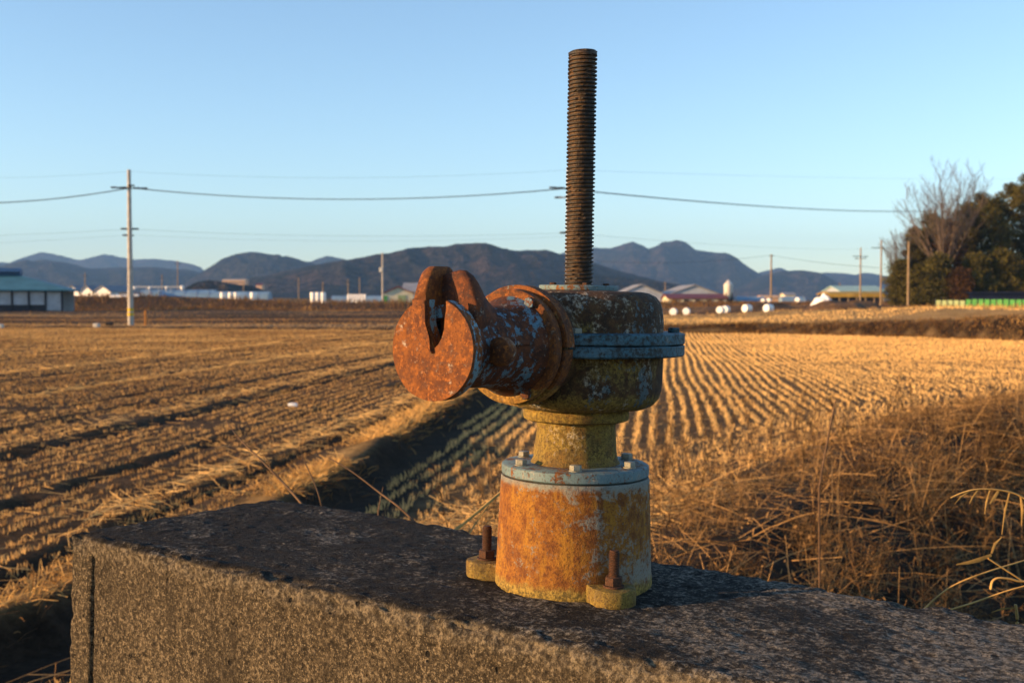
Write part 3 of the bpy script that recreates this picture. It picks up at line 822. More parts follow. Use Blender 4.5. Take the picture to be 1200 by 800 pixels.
def bund_grass():
    n = 26000
    y = 4 + 84 * rng.random(n) ** 1.6
    t = rng.normal(-.22, .20, n)
    x = np.interp(y, BU_Y, BU_X) + t
    keep = (vnoise(x, y, .9, 41) > .22) & (rng.random(n) < np.interp(y, [4, 8, 13, 17], [.25, .4, .8, 1]))
    x, y = x[keep], y[keep]; n = len(x)
    D = np.stack([rng.normal(.15, .6, n), rng.normal(-.1, .5, n), rng.uniform(.3, 1, n)], 1); D /= np.linalg.norm(D, axis=1)[:, None]
    V, Q, T = ribbons(np.stack([x, y, ground(x, y) - .01], 1), D, rng.uniform(.08, .24, n), .006 + .0005 * y, np.clip(rng.normal(.45, .22, n) + .25 * sstep(y, 9, 15) - .6 * sstep(t[keep], 0, .12), 0, 1), np.full(n, .4), 2)  # the bund's shade is put into the tint of blades right of the crest
    # dark rough grass on the far step bank and the distant bunds
    n = 9000
    n = 16000; x2 = rng.uniform(5, 42, n); y2 = far_bank_y(x2) + rng.uniform(-.6, 1.0, n) * np.interp(x2, [16, 26], [1, 3])
    D2 = np.stack([rng.normal(0, .4, n), rng.normal(-.2, .4, n), np.ones(n)], 1); D2 /= np.linalg.norm(D2, axis=1)[:, None]
    p2 = ribbons(np.stack([x2, y2, ground(x2, y2)], 1), D2, rng.uniform(.1, .3, n), np.full(n, .03), np.clip(rng.normal(-.1, .2, n) + .5 * sstep(x2, 23, 27), 0, 1), np.full(n, .3), 1)
    n = 14000
    x3 = rng.uniform(-85, 95, n); y3 = rng.uniform(203, 226, n)
    D3 = np.stack([rng.normal(0, .4, n), rng.normal(0, .4, n), np.ones(n)], 1); D3 /= np.linalg.norm(D3, axis=1)[:, None]
    hh = rng.uniform(.2, .6, n) * (1 + 1.5 * (vnoise(x3, y3, .1, 77) > .62))
    p3 = ribbons(np.stack([x3, y3, ground(x3, y3)], 1), D3, hh, np.full(n, .12), np.clip(rng.normal(-.05, .2, n), 0, 1), np.full(n, .3), 1)
    n = 9000
    x4 = rng.uniform(30, 75, n); y4 = rng.uniform(75, 135, n); k = x4 < .5 * y4 + 6; x4, y4 = x4[k], y4[k]; n = len(x4)
    D4 = np.stack([rng.normal(0, .4, n), rng.normal(0, .4, n), np.ones(n)], 1); D4 /= np.linalg.norm(D4, axis=1)[:, None]
    p4 = ribbons(np.stack([x4, y4, ground(x4, y4)], 1), D4, rng.uniform(.2, .6, n), np.full(n, .05), np.clip(rng.normal(.5, .25, n), 0, 1), np.full(n, .3), 1)
    V, Q, T = merge([(V, Q, T), p2, p3, p4])
    o = fast_mesh('bund_grass', V, Q, M_bundgrass, attr=T)
    tag(o, 'dry golden grass matted on the low bund between the two fields and on far banks', 'grass', kind='stuff')
bund_grass()

def weeds():
    parts = []
    def ok(x, y):
        rel = np.stack([x - P0.x, y - P0.y], 1); e1 = rel @ np.array([E1.x, E1.y]); e2 = rel @ np.array([E2.x, E2.y])
        return ((e2 > 1.3 + 1.5 * np.clip((e1 - .35) / .8, 0, 1)) | (e1 < -.3)) & ((e1 > -.6) | (y > 4)) & (np.abs(x) < .62 * y + 2)
    def scatter(n, y0, y1, smin, smax, pw=1.3):
        y = y0 + (y1 - y0) * rng.random(n) ** pw
        s = rng.uniform(smin, smax, n)
        x = s / .88 + np.interp(y, XB_Y, XB_X)
        k = ok(x, y)
        return x[k], y[k], s[k]
    def hmul(x, y, s):
        return (.30 + .70 * sstep(s, -.5, 2.0)) * (.32 + .85 * vnoise(x, y, .55, 51)) * np.interp(y, [2.5, 4.5, 7, 11, 18, 30], [.75, .85, .85, .70, .55, .5])
    # tussocks: stems springing from one root and arching over, each with its own colour
    cx, cy, cs = scatter(900, 3.0, 34, -.8, 6.5, 1.45)
    m = 26; n = len(cx) * m
    hh = hmul(cx, cy, cs); ct = np.clip(rng.normal(.26, .20, len(cx)) + .25 * sstep(cs, 1.2, -.4), .02, 1)
    x = np.repeat(cx, m) + rng.normal(0, .07, n); y = np.repeat(cy, m) + rng.normal(0, .07, n)
    ca = np.repeat(rng.normal(.1, 1.2, len(cx)), m) + rng.normal(0, 1., n); tilt = np.abs(rng.normal(.45, .3, n))
    D = np.stack([np.cos(ca) * np.sin(tilt), np.sin(ca) * np.sin(tilt), np.cos(tilt)], 1)
    L = np.repeat(hh, m) * rng.uniform(.4, 1.05, n)
    B = np.stack([x, y, ground(x, y) - .02], 1)
    tt = np.clip(np.repeat(ct, m) + rng.normal(0, .18, n), 0, 1)
    sag = np.abs(rng.normal(.25, .35, n))
    parts.append(ribbons(B, D, L, .0036 + .0003 * y, tt, sag, 5))
    # side twigs and shreds on the stems
    k2 = 5; q = rng.uniform(.3, 1, (n, k2))
    hz_ = D.copy(); hz_[:, 2] = 0
    base = B[:, None, :] + D[:, None, :] * (L[:, None] * q)[..., None] + hz_[:, None, :] * (sag * L)[:, None, None] * (q * q * .6)[..., None]
    base[..., 2] -= (sag * L)[:, None] * q * q * .7
    base = base.reshape(-1, 3); k = len(base)
    D2 = np.repeat(D, k2, 0) * .7 + rng.normal(0, .6, (k, 3)); D2 /= np.linalg.norm(D2, axis=1)[:, None]
    parts.append(ribbons(base, D2, rng.uniform(.02, .13, k), .0022 + .00035 * base[:, 1], np.clip(np.repeat(tt, k2) * .8 + rng.normal(0, .15, k), 0, 1), np.abs(rng.normal(.3, .3, k)), 2))
    # long bare stems leaning out of the tangle
    x, y, s = scatter(1500, 3.2, 30, -.6, 5.5, 1.4); n = len(x)
    a = rng.uniform(0, 6.28, n); ti = np.abs(rng.normal(.55, .35, n))
    D = np.stack([np.cos(a) * np.sin(ti), np.sin(a) * np.sin(ti), np.cos(ti)], 1)
    parts.append(ribbons(np.stack([x, y, ground(x, y)], 1), D, rng.uniform(.7, 1.35, n) * np.clip(hmul(x, y, s), .3, 1), .0048 + .0003 * y, np.clip(rng.normal(.78, .22, n), 0, 1), np.abs(rng.normal(.1, .15, n)), 4))
    # sparse tall twiggy weeds rising clear of the rest
    x, y, s = scatter(100, 4.2, 15, -.9, 4.2, 1.2); n = len(x)
    a = rng.uniform(0, 6.28, n); ti = np.abs(rng.normal(.14, .12, n))
    D = np.stack([np.cos(a) * np.sin(ti), np.sin(a) * np.sin(ti), np.cos(ti)], 1)
    L = rng.uniform(.6, 1.05, n); B = np.stack([x, y, ground(x, y)], 1)
    tt = np.clip(rng.normal(.22, .12, n), 0, 1)
    parts.append(ribbons(B, D, L, .0045 + .0002 * y, tt, np.full(n, .05), 3))
    k3 = 26; q = rng.uniform(.3, 1, (n, k3)); base = (B[:, None] + D[:, None] * (L[:, None] * q)[..., None]).reshape(-1, 3); k = len(base)
    D3 = np.repeat(D, k3, 0) * .9 + rng.normal(0, .5, (k, 3)); D3 /= np.linalg.norm(D3, axis=1)[:, None]
    L3 = rng.uniform(.06, .26, k) * (1.25 - q.ravel())
    parts.append(ribbons(base, D3, L3, .0024 + .0003 * base[:, 1], np.repeat(tt, k3), np.zeros(k), 1))
    m4 = 3; b4 = (base[:, None] + D3[:, None] * (L3[:, None] * rng.uniform(.4, 1, (k, m4)))[..., None]).reshape(-1, 3)
    D4 = np.repeat(D3, m4, 0) + rng.normal(0, .6, (k * m4, 3)); D4 /= np.linalg.norm(D4, axis=1)[:, None]
    parts.append(ribbons(b4, D4, rng.uniform(.02, .07, k * m4), .0022 + .0003 * b4[:, 1], np.repeat(np.repeat(tt, k3), m4)))
    # fallen stems lying over the tussocks
    x, y, s = scatter(3600, 3.0, 24, -1.4, 5.0, 1.5); n = len(x)
    an = rng.normal(-.2, .8, n)
    D = np.stack([np.cos(an), np.sin(an), rng.normal(.06, .2, n)], 1)
    z = ground(x, y) + rng.random(n) * .55 * hmul(x, y, s)
    parts.append(ribbons(np.stack([x, y, z], 1), D, rng.uniform(.2, .8, n), .0042 + .0003 * y, np.clip(rng.normal(.55, .3, n), 0, 1), np.abs(rng.normal(.2, .2, n)), 3))
    # curled dry leaves and husks
    x, y, s = scatter(16000, 2.9, 22, -.8, 5.5, 1.5); n = len(x)
    z = ground(x, y) + rng.random(n) * .8 * hmul(x, y, s)
    D = rng.normal(size=(n, 3)); D /= np.linalg.norm(D, axis=1)[:, None]
    parts.append(ribbons(np.stack([x, y, z], 1), D, rng.uniform(.012, .05, n), rng.uniform(.004, .012, n) * (1 + .05 * y), np.clip(rng.normal(.3, .25, n), 0, 1)))
    V, Q, T = merge(parts)
    o = fast_mesh('dry_weeds', V, Q, M_weed, attr=T)
    tag(o, 'tangle of dry brown weeds and fallen stems along the ditch behind the block', 'weeds', kind='stuff')
weeds()

# single stalks one can point to
def stalk(name, label, cat, mat, pts, r0, r1, leaves=(), group=None, n=6):
    P = [at(*p) for p in pts]
    foot = P[0] + Vector((.03, .05, 0)); foot.z = gz(foot.x, foot.y) - .03
    # finer curve
    fine = []
    for i in range(len(P) - 1):
        a, b = P[i], P[i + 1]; m0 = P[i + 1] - P[max(i - 1, 0)]; m1 = P[min(i + 2, len(P) - 1)] - P[i]
        for k in range(5):
            t = k / 5
            fine.append((2*t**3-3*t*t+1)*a + (t**3-2*t*t+t)*m0*.5 + (-2*t**3+3*t*t)*b + (t**3-t*t)*m1*.5)
    fine.append(P[-1])
    fine.insert(0, foot)                                               # rooted in the ditch bank
    root = empty(name, fine[0], label, cat, group)
    loc = [p - fine[0] for p in fine]
    rad = [.85 * (r0 + (r1 - r0) * i / (len(loc) - 1)) for i in range(len(loc))]
    MB().tube(loc, rad, n).build('stem', mat, root, 60)
    for lv in leaves:
        L = [at(*p) - fine[0] for p in lv[0]]
        w = lv[1]
        secs = []
        for i, p in enumerate(L):
            t = (L[min(i + 1, len(L) - 1)] - L[max(i - 1, 0)]).normalized()
            sd_ = t.cross(Vector((.2, .9, .35))).normalized(); nn = t.cross(sd_)
            ww = w * (1 - .75 * (i / (len(L) - 1)) ** 2) * (.6 if i == 0 else 1)
            secs.append([p - sd_ * ww, p + nn * .0006, p + sd_ * ww, p - nn * .0006])
        MB().loft(secs).build(lv[2] if len(lv) > 2 else 'leaf', mat, root, 60)
    return root

stalk('dry_twig', 'dark twig leaning furthest left above the back corner of the block', 'twig', M_twig, [(366, 606, 3.0), (345, 580, 3.05), (318, 551, 3.1), (296, 529, 3.15), (278, 511, 3.2), (262, 488, 3.25)], .0048, .0016,
      [([(318, 551, 3.1), (313, 538, 3.1), (308, 530, 3.1)], .002, 'side_twig'), ([(300, 533, 3.14), (311, 521, 3.14)], .0018, 'side_twig'), ([(296, 529, 3.15), (284, 524, 3.15)], .0018, 'side_twig')])
stalk('dry_twig', 'thin curved reddish twig rising from the back corner of the block', 'twig', M_twig, [(379, 603, 2.95), (374, 581, 2.95), (366, 560, 2.97), (357, 541, 3.0), (354, 531, 3.0)], .0032, .0014)
stalk('dry_twig', 'forked pale twig sloping over the back edge of the block left of the hoist', 'twig', M_twig, [(495, 621, 2.75), (470, 596, 2.8), (445, 577, 2.85), (412, 552, 2.9), (385, 536, 2.95)], .0042, .0016,
      [([(443, 617, 2.8), (443, 598, 2.82), (446, 583, 2.85), (449, 570, 2.85)], .0022, 'side_twig')])
stalk('straw_stem', 'thick pale straw stem slanting up behind the left side of the pedestal', 'straw', M_reed, [(522, 630, 2.55), (548, 609, 2.6), (578, 584, 2.65), (606, 560, 2.7)], .0048, .0038)
stalk('straw_stem', 'thin pale straw stem crossing below the thicker one beside the pedestal', 'straw', M_reed, [(545, 634, 2.55), (556, 615, 2.6), (572, 592, 2.65)], .0026, .0018)
g_ = 'pale dry reeds at the right behind the block'
stalk('reed', 'reed whose plumed top arches down to the left at the right edge', 'reed', M_reed, [(1236, 740, 2.5), (1226, 660, 2.5), (1214, 600, 2.5), (1196, 581, 2.5), (1172, 574, 2.5), (1146, 573, 2.5), (1128, 577, 2.5), (1114, 583, 2.5)], .0034, .0020,
      [([(1170, 575, 2.5), (1165, 583, 2.5), (1160, 590, 2.5)], .005), ([(1160, 574, 2.5), (1156, 588, 2.5), (1154, 602, 2.5)], .0028), ([(1146, 574, 2.5), (1140, 582, 2.5), (1136, 590, 2.5)], .0028),
       ([(1196, 582, 2.5), (1198, 598, 2.5), (1197, 616, 2.5)], .0036), ([(1183, 577, 2.5), (1178, 597, 2.5), (1174, 626, 2.5)], .003), ([(1135, 576, 2.5), (1126, 582, 2.5), (1119, 590, 2.5)], .0025)], g_)
stalk('reed', 'bent reed with a broad bright leaf pointing left at the right edge', 'reed', M_reed, [(1240, 715, 2.4), (1218, 694, 2.4), (1198, 680, 2.4), (1178, 667, 2.4), (1158, 654, 2.4)], .0030, .0022,
      [([(1162, 650, 2.4), (1146, 656, 2.4), (1134, 659, 2.4), (1121, 661, 2.4)], .0062), ([(1162, 648, 2.42), (1166, 637, 2.42), (1174, 629, 2.42)], .004)], g_)
stalk('reed', 'reed with a hooked leaf curling down beside the lower right edge', 'reed', M_reed, [(1230, 676, 2.35), (1200, 681, 2.35), (1184, 678, 2.35), (1170, 677, 2.35), (1163, 681, 2.35), (1161, 690, 2.35)], .0028, .0034, [], g_)
stalk('reed', 'short broken reed stub standing upright at the lower right edge', 'reed', M_reed, [(1191, 745, 2.2), (1192, 725, 2.2), (1190, 708, 2.2)], .004, .0034, [([(1190, 712, 2.2), (1174, 713, 2.2), (1162, 717, 2.2)], .003)], g_)
stalk('reed', 'long fallen reed lying from the block edge up to the right', 'reed', M_reed, [(1078, 718, 2.65), (1110, 690, 2.65), (1150, 672, 2.65), (1215, 652, 2.7)], .0028, .002, [], g_)
stalk('reed', 'lowest fallen reed lying almost along the back edge of the block', 'reed', M_reed, [(1100, 718, 2.45), (1140, 706, 2.45), (1180, 692, 2.45), (1225, 680, 2.45)], .0026, .002, [], g_)
stalk('tall_weed', 'dark straight weed stalk standing up above the tangle right of the hoist', 'weed', M_twig, [(960, 570, 5.0), (968, 525, 5.0), (975, 490, 5.0), (979, 470, 5.0)], .006, .005)

# ------------------------------------------------------------------ power poles and cables
M_pole = plain('grey_concrete_pole', (.40, .37, .33), .2, 3)
M_woodpole = plain('brown_pole', (.25, .18, .11), .2, 3)
M_darksteel = plain('dark_insulator', (.03, .03, .035), .2, 3, .5)
M_yellow = plain('yellow_pole_band', (.62, .42, .02), .15, 3, .6)
M_cable = plain('black_cable', (.025, .027, .032), .1, 3, .7)
def pole(label, px, ptop, pbase, Y, r0, r1, mat, arms=(), bands=(), box=None, group='power poles across the fields'):
    a, b = at(px, pbase, Y), at(px, ptop, Y)
    zb = min(a.z, gz(a.x, Y)) - .1
    root = empty('power_pole', (a.x, Y, zb), label, 'pole', group)
    H = b.z - zb
    MB().lathe([(0, 0), (r0, 0), (r1, H), (0, H)], 14).build('shaft', mat, root, 40)
    k = H / 10
    for (py, half, ins, rot) in arms:
        z = at(px, py, Y).z - zb
        Rm = Matrix.Translation((0, 0, z)) @ Matrix.Rotation(rot, 4, 'Z')
        m = MB().box((0, -.0, 0), (2 * half, .09, .09), Rm)
        arm = m.build('crossarm', M_darksteel, root)
        for u in ins:
            MB().lathe([(0, -.26), (.04, -.24), (.085, -.16), (.05, -.08), (.085, 0), (.05, .08), (.085, .16), (.04, .24), (0, .26)], 10, Matrix.Translation((0, 0, z)) @ Matrix.Rotation(rot, 4, 'Z') @ Matrix.Translation((u * half, 0, .02)) @ Matrix.Rotation(-rot, 4, 'Z') @ Matrix.Rotation(R(90), 4, 'Y')).build('insulator', M_darksteel, arm, 50)
    for (p0, p1) in bands:
        z0, z1 = at(px, p1, Y).z - zb, at(px, p0, Y).z - zb
        rr = r0 + (r1 - r0) * z0 / H + .012
        MB().lathe([(rr - .01, z0), (rr, z0), (rr, z1), (rr - .01, z1)], 14).build('warning_band', M_yellow, root, 40)
    if box:
        z = at(px, box, Y).z - zb
        MB().box((-.3, -.25, z), (.7, .5, .9), None, .05).build('transformer_box', plain('pale_transformer', (.6, .58, .52)), root)
    return root
P1Y, P2Y, P3Y = 84., 78., 165.
pole('tall grey concrete power pole with yellow bands standing alone at the left field edge', 153.3, 199, 380, P1Y, .22, .13, M_pole,
     [(220.5, 1.05, (-1, -.5, .5, 1), R(18)), (219, .9, (-.9, .9), R(-62)), (268.5, .45, (-.9, .9), R(10)), (276, .3, (-.9,), R(10))], [(361, 364.5), (366.5, 370)])
pole('power pole mostly hidden straight behind the threaded stem', 667.5, 196, 378, P2Y, .27, .2, M_pole,
     [(221, 1.25, (-1, -.55, .6), R(20)), (231, 1.0, (-.9, .6), R(-30)), (273, .5, (-.9, .9), 0)])
pole('slim grey power pole with a pale transformer box left of the hoist socket', 448.5, 296, 354, 235, .2, .15, M_pole, [(300, .8, (-.9, .9), 0)], (), 316)
pole('grey power pole rising behind the white bales right of the gear housing', 903.5, 298, 351, 250, .22, .16, M_woodpole, [(300, .6, (-.9, .9), R(50))])
pole('leftmost of three poles before the trees with two crossarms', 1008, 290, 356, 195, .16, .11, M_woodpole, [(300.5, 1.25, (-1, -.5, .9), R(15)), (303, .9, (-.9, .9), R(-50))])
pole('middle pole of the three before the trees with a wide crossarm', 1032, 281, 361, 178, .16, .11, M_woodpole, [(290.5, 1.3, (-1, -.4, 1), 0)])
pole('rightmost plain pole of the three before the trees lit warm', 1064, 283, 366, 150, .16, .13, M_woodpole, [(279, .35, (-.9, .9), 0)])
for px, pt, pb, lab in ((208.5, 305, 349, 'dark thin pole standing before the pale blue polytunnel'), (100, 319, 342, 'faint pole rising above the three white greenhouses'), (350, 325, 350, 'faint far pole midway between the two groups of upright bales'),
                        (408, 327, 347, 'faint far pole above the row of small white bales'), (421.5, 325, 347, 'faint far pole right of the one above the row of small bales'), (779.5, 330, 350, 'short pole beside the cream barn behind the gear housing'),
                        (984, 331, 350, 'faint short pole behind the yellow eaved shed'), (190, 322, 340, 'faint pole between the guard rail glints'), (285.5, 330, 350, 'faint pole above the second group of upright bales'), (378.5, 330, 350, 'faint pole just above the three upright bales')):
    pole(lab, px, pt, pb, 330, .16, .12, M_woodpole, [(pt + 4, .7, (-.9, .9), .3)])

def cable(label, pts, r=.02, group='power cables strung over the fields'):
    P = []
    for (a, b, sag) in pts:
        A, B = at(*a), at(*b)
        for k in range(14):
            t = k / 14
            p = A.lerp(B, t); p.z -= sag * 4 * t * (1 - t); P.append(p)
    P.append(at(*pts[-1][1]))
    o = MB().tube(P, r, 5).build('power_cable', M_cable)
    tag(o, label, 'cable', group)
for k, (dy, dz, lab) in enumerate(((0, 0, 'front main cable running from the left pole past the threaded stem'), (.9, 1.0, 'middle main cable running from the left pole past the threaded stem'), (-.9, -.2, 'rear main cable running from the left pole past the threaded stem'))):
    cable(lab, [((-200, 226 + dz, P1Y + 2 + dy), (153, 220 + dz * .5, P1Y + dy), .95), ((153, 220 + dz * .5, P1Y + dy), (660, 221 + dz * .5, P2Y + dy), .78), ((660, 221 + dz * .5, P2Y + dy), (1085, 247 + dz, P3Y + dy), .55)], .021)
cable('thin top cable between the heads of the left pole and the hidden pole', [((-200, 206, 86), (153, 201, P1Y), .35), ((153, 201, P1Y), (667, 199, P2Y), .5), ((667, 199, P2Y), (1300, 208, 150), .4)], .0055)
cable('thin low cable at the side bracket of the left pole', [((-200, 282, 86), (153, 268.5, P1Y), .1), ((153, 268.5, P1Y), (667, 273, P2Y), .35), ((667, 273, P2Y), (1032, 291, 178), .5)], .0065)
cable('lowest thin cable hanging below the side bracket of the left pole', [((-200, 292, 86), (153, 275, P1Y), .15), ((153, 275, P1Y), (667, 277, P2Y), .4)], .0045)
cable('distant cable through the pole right of the gear housing', [((700, 306, 240), (903.5, 299, 250), .9), ((903.5, 299, 250), (1032, 314, 178), .3)], .028)

# ------------------------------------------------------------------ distant buildings
M_white = plain('white_film', (.86, .84, .80), .06, 1, .5)
M_cream = plain('cream_wall', (.58, .53, .38), .1, .6)
M_greyroof = plain('grey_metal_roof', (.25, .25, .26), .15, .5, .6)
M_maroon = plain('maroon_roof', (.14, .03, .03), .15, .5, .6)
M_green = plain('green_sheet', (.05, .24, .05), .2, .8, .6)
M_palegreen = plain('pale_green_board', (.26, .33, .17), .15, .6)
M_teal = plain('teal_metal_roof', (.055, .16, .20), .15, .6, .55)
M_bluecap = plain('blue_ridge_roof', (.02, .07, .16), .15, .6, .5)
M_dark = plain('dark_post', (.02, .022, .028), .2, 1)
M_panel = plain('pale_translucent_panel', (.34, .37, .42), .15, .8, .5)
M_film = plain('pale_blue_tunnel_film', (.17, .27, .37), .12, .3, .4)
M_yellow2 = plain('faded_yellow_fascia', (.40, .25, .04), .2, .6)
M_navy = plain('navy_sheet', (.012, .016, .04), .2, 1, .6)
M_black = plain('black_rubber', (.012, .012, .013), .2, 1)
M_sack = plain('dirty_white_sack', (.55, .50, .42), .15, 4)
M_orange = plain('warm_lit_plaster', (.60, .38, .22), .1, .6)

def gable_shed(name, label, cat, px0, px1, pbase, peave, pridge, Y, depth, wall, roof, rot=0, extra=None, group=None):
    a, b = at(px0, pbase, Y), at(px1, pbase, Y)
    w = b.x - a.x; cx = (a.x + b.x) / 2
    zb = min(a.z, gz(cx, Y)) - .05
    he, hr = at(px0, peave, Y).z - zb, at(px0, pridge, Y).z - zb
    root = empty(name, (cx, Y, zb), label, cat, group, (0, 0, rot))
    m = MB()
    m.loft([[(-w / 2, y, 0), (w / 2, y, 0), (w / 2, y, he), (0, y, hr - .12), (-w / 2, y, he)] for y in (0, depth)])
    m.build('wall', wall, root)
    r = MB(); t = .16; ov = .35; sl = (hr - he) / (w / 2)
    for sg in (-1, 1):
        r.loft([[(0, y, hr - .05), (sg * (w / 2 + ov), y, he - sl * ov - .03), (sg * (w / 2 + ov), y, he - sl * ov + t), (0, y, hr + t)] for y in (-ov, depth + ov)])
    r.build('roof', roof, root)
    if extra: extra(root, w, he, hr)
    return root

def side_shed(name, label, cat, px0, px1, pbase, peave, pridge, Y, depth, wall, roof, rot=0, extra=None):
    """long side towards the viewer"""
    a, b = at(px0, pbase, Y), at(px1, pbase, Y)
    w = b.x - a.x; cx = (a.x + b.x) / 2
    zb = min(a.z, gz(cx, Y)) - .05
    he, hr = at(px0, peave, Y).z - zb, at(px0, pridge, Y + depth / 2).z - zb
    root = empty(name, (cx, Y, zb), label, cat, None, (0, 0, rot))
    MB().loft([[(x, 0, 0), (x, depth, 0), (x, depth, he), (x, depth / 2, hr - .1), (x, 0, he)] for x in (-w / 2, w / 2)]).build('wall', wall, root)
    r = MB(); t = .15; ov = .4; sl = (hr - he) / (depth / 2)
    for sg in (-1, 1):
        r.loft([[(x, depth / 2, hr - .04), (x, depth / 2 + sg * (depth / 2 + ov), he - sl * ov - .02), (x, depth / 2 + sg * (depth / 2 + ov), he - sl * ov + t), (x, depth / 2, hr + t)] for x in (-w / 2 - ov, w / 2 + ov)])
    r.build('roof', roof, root)
    if extra: extra(root, w, he, hr)
    return root

def pavilion():
    Y = 187
    c = at(-45, 365, Y); zb = min(c.z, gz(c.x, Y)) - .05
    root = empty('open_pavilion', (at(73, 365, Y).x, Y, zb), 'low pavilion with teal hipped roof and dark posts at the left edge', 'pavilion', rot=(0, 0, R(14)))
    he = at(60, 340, Y).z - zb
    W, Dp = 27., 15.
    ex0, ex1, ey0, ey1 = -W - 1, 1.1, -1.1, Dp + 1
    rz = he + 2.75
    rp = [(ex0, ey0), (ex1, ey0), (ex1, ey1), (ex0, ey1)]; rt_ = [(-W + 7, Dp / 2 - .6), (-8.2, Dp / 2 - .6), (-8.2, Dp / 2 + .6), (-W + 7, Dp / 2 + .6)]
    MB().loft([[(x, y, he - .12) for x, y in rp], [(x, y, he + .1) for x, y in rp], [(x, y, rz) for x, y in rt_]]).build('roof', M_teal, root)
    cp = MB(); cp.box((-W / 2 - .6, Dp / 2, rz + .1), (W - 13.6, 2.6, .5)); cp.loft([[(x, Dp / 2 - 2, rz + .36), (x, Dp / 2 + 2, rz + .36), (x, Dp / 2, rz + 1.0)] for x in (-W + 6, -7.4)])
    cp.build('ridge_cap', M_bluecap, root)
    for k in range(11):
        x = -k * 2.55
        MB().box((x, 0, he / 2 - .06), (.26, .26, he - .12)).build('post', M_dark, root)
        if k < 10:
            low = .35 if k == 0 else 1.25
            MB().box((x - 1.275, .12, (he - .3 + low) / 2), (2.2, .05, he - .3 - low)).build('panel', M_panel, root)
            if k: MB().box((x - 1.275, .1, low / 2), (2.28, .12, low - .02)).build('low_wall', M_dark, root)
    MB().box((-W / 2, Dp, he / 2 - .06), (W, .2, he - .14)).build('back_wall', M_panel, root)
pavilion()

M_gableroof = plain('shaded_greenhouse_film', (.16, .17, .20), .15, .4, .5)  # white film greyed, the roof's shade put into its colour
for k, (a, b, pe, pr, lab) in enumerate(((76, 93.5, 340.8, 334.8, 'leftmost of three white greenhouse gables behind the bank'), (93.5, 109.5, 341.3, 334.8, 'middle one of three white greenhouse gables behind the bank'), (109.5, 130.5, 341.3, 334.8, 'widest rightmost of three white greenhouse gables behind the bank'))):
    Yk = 268 - (at((a + b) / 2, 340, 265).x - at(76, 340, 265).x) * math.tan(R(14))
    gable_shed('white_greenhouse', lab, 'greenhouse', a, b, 348, pe, pr, Yk, 10, M_white, M_gableroof, R(-14), group='white greenhouses at the left')
def tunnel(label, px0, px1, pbase, ptop, Y, mat=None, rot=0, group='pale blue polytunnels'):
    a, b = at(px0, pbase, Y), at(px1, pbase, Y); zb = min(a.z, gz(a.x, Y)) - .05; h = at(px0, ptop, Y).z - zb
    w = b.x - a.x
    root = empty('polytunnel', ((a.x + b.x) / 2, Y, zb), label, 'polytunnel', group, (0, 0, rot))
    arc = [(h * 1.3 * math.cos(R(q)), h * math.sin(R(q)) ** .8) for q in range(0, 181, 15)]
    MB().loft([[(x, y + h * 1.3, z) for y, z in arc] for x in (-w / 2, w / 2)]).build('film_cover', mat or M_film, root, 40)
    hp = MB()
    for i in range(int(w / 3) + 1):
        x = -w / 2 + i * 3
        hp.tube([(x, y * 1.01 + h * 1.3, z * 1.01 + .01) for y, z in arc], .05, 4)
    hp.build('hoops', M_greyroof, root)
tunnel('long pale blue polytunnel behind the four upright bales at the left', 186, 314, 351, 341.5, 275)
tunnel('pale blue polytunnel beyond the long one at the left', 163, 250, 349, 339.5, 300)
tunnel('low pale polytunnel right of the silo', 864, 897, 356, 347.5, 280, M_film)
tunnel('low pale blue polytunnel before the white tarp heap', 917, 945, 355, 347.5, 300, M_film)
tunnel('small pale polytunnel left of the cream shed', 388, 447, 353, 346.5, 310, M_film)

def shed1(root, w, he, hr):
    MB().box((-w / 2 + .35, -.05, he * .38), (.7, .08, he * .76)).build('green_door', M_green, root)
    MB().box((w * .12, -.04, he * .42), (w * .28, .06, he * .8)).build('sliding_door', M_palegreen, root)
gable_shed('cream_shed', 'small cream gabled shed with dark red verge left of the hoist socket', 'shed', 450, 484, 355, 343.5, 336, 245, 12, M_cream, M_maroon, R(6), shed1)
side_shed('grey_barn', 'grey roofed barn behind the cream gabled shed', 'barn', 472, 515, 352, 341, 332, 275, 12, M_greyroof, M_greyroof)
gable_shed('grey_barn', 'pale grey gabled barn peeping out right behind the gear housing', 'barn', 728, 776, 354, 344, 333.5, 262, 20, M_panel, M_greyroof)
def barn2(root, w, he, hr):
    for k in range(5): MB().box((-w * .4 + w * .2 * k, -.12, he * .78), (w * .09, .06, he * .22)).build('window', M_dark, root)
    MB().box((0, -.06, he * .32), (w * .98, .08, he * .6)).build('pale_green_board', M_palegreen, root)
side_shed('cattle_barn', 'cream and pale green walled barn with maroon lean-to roof beside the silo', 'barn', 784, 851, 362, 349.5, 345, 232, 10, M_cream, M_maroon, 0, barn2)
gable_shed('grey_barn', 'large grey gabled barn roof rising behind the maroon roofed barn', 'barn', 776, 852, 356, 348, 334, 262, 24, M_panel, M_greyroof)
def silo():
    Y = 236; b = at(853.5, 360, Y); zb = min(b.z, gz(b.x, Y)) - .05
    root = empty('feed_silo', (b.x, Y, zb), 'pale feed silo on dark legs at the right end of the barns', 'silo')
    k = Y / F
    MB().lathe([(0, 9 * k), (.25, 9 * k), (5.2 * k, 15 * k), (5.4 * k, 27 * k), (1.2 * k, 32 * k), (0, 32.5 * k)], 20).build('tank', plain('galvanised_silo', (.55, .52, .47), .15, .5, .5), root, 40)
    for sx in (-1, 1):
        for sy in (-1, 1):
            MB().box((sx * 3.6 * k, sy * 3.6 * k, 8.5 * k), (.22, .22, 17 * k)).build('leg', M_dark, root)
    MB().box((0, .5, 6 * k), (6.4 * k, .15, 10 * k)).build('skirt_panel', M_dark, root)
silo()
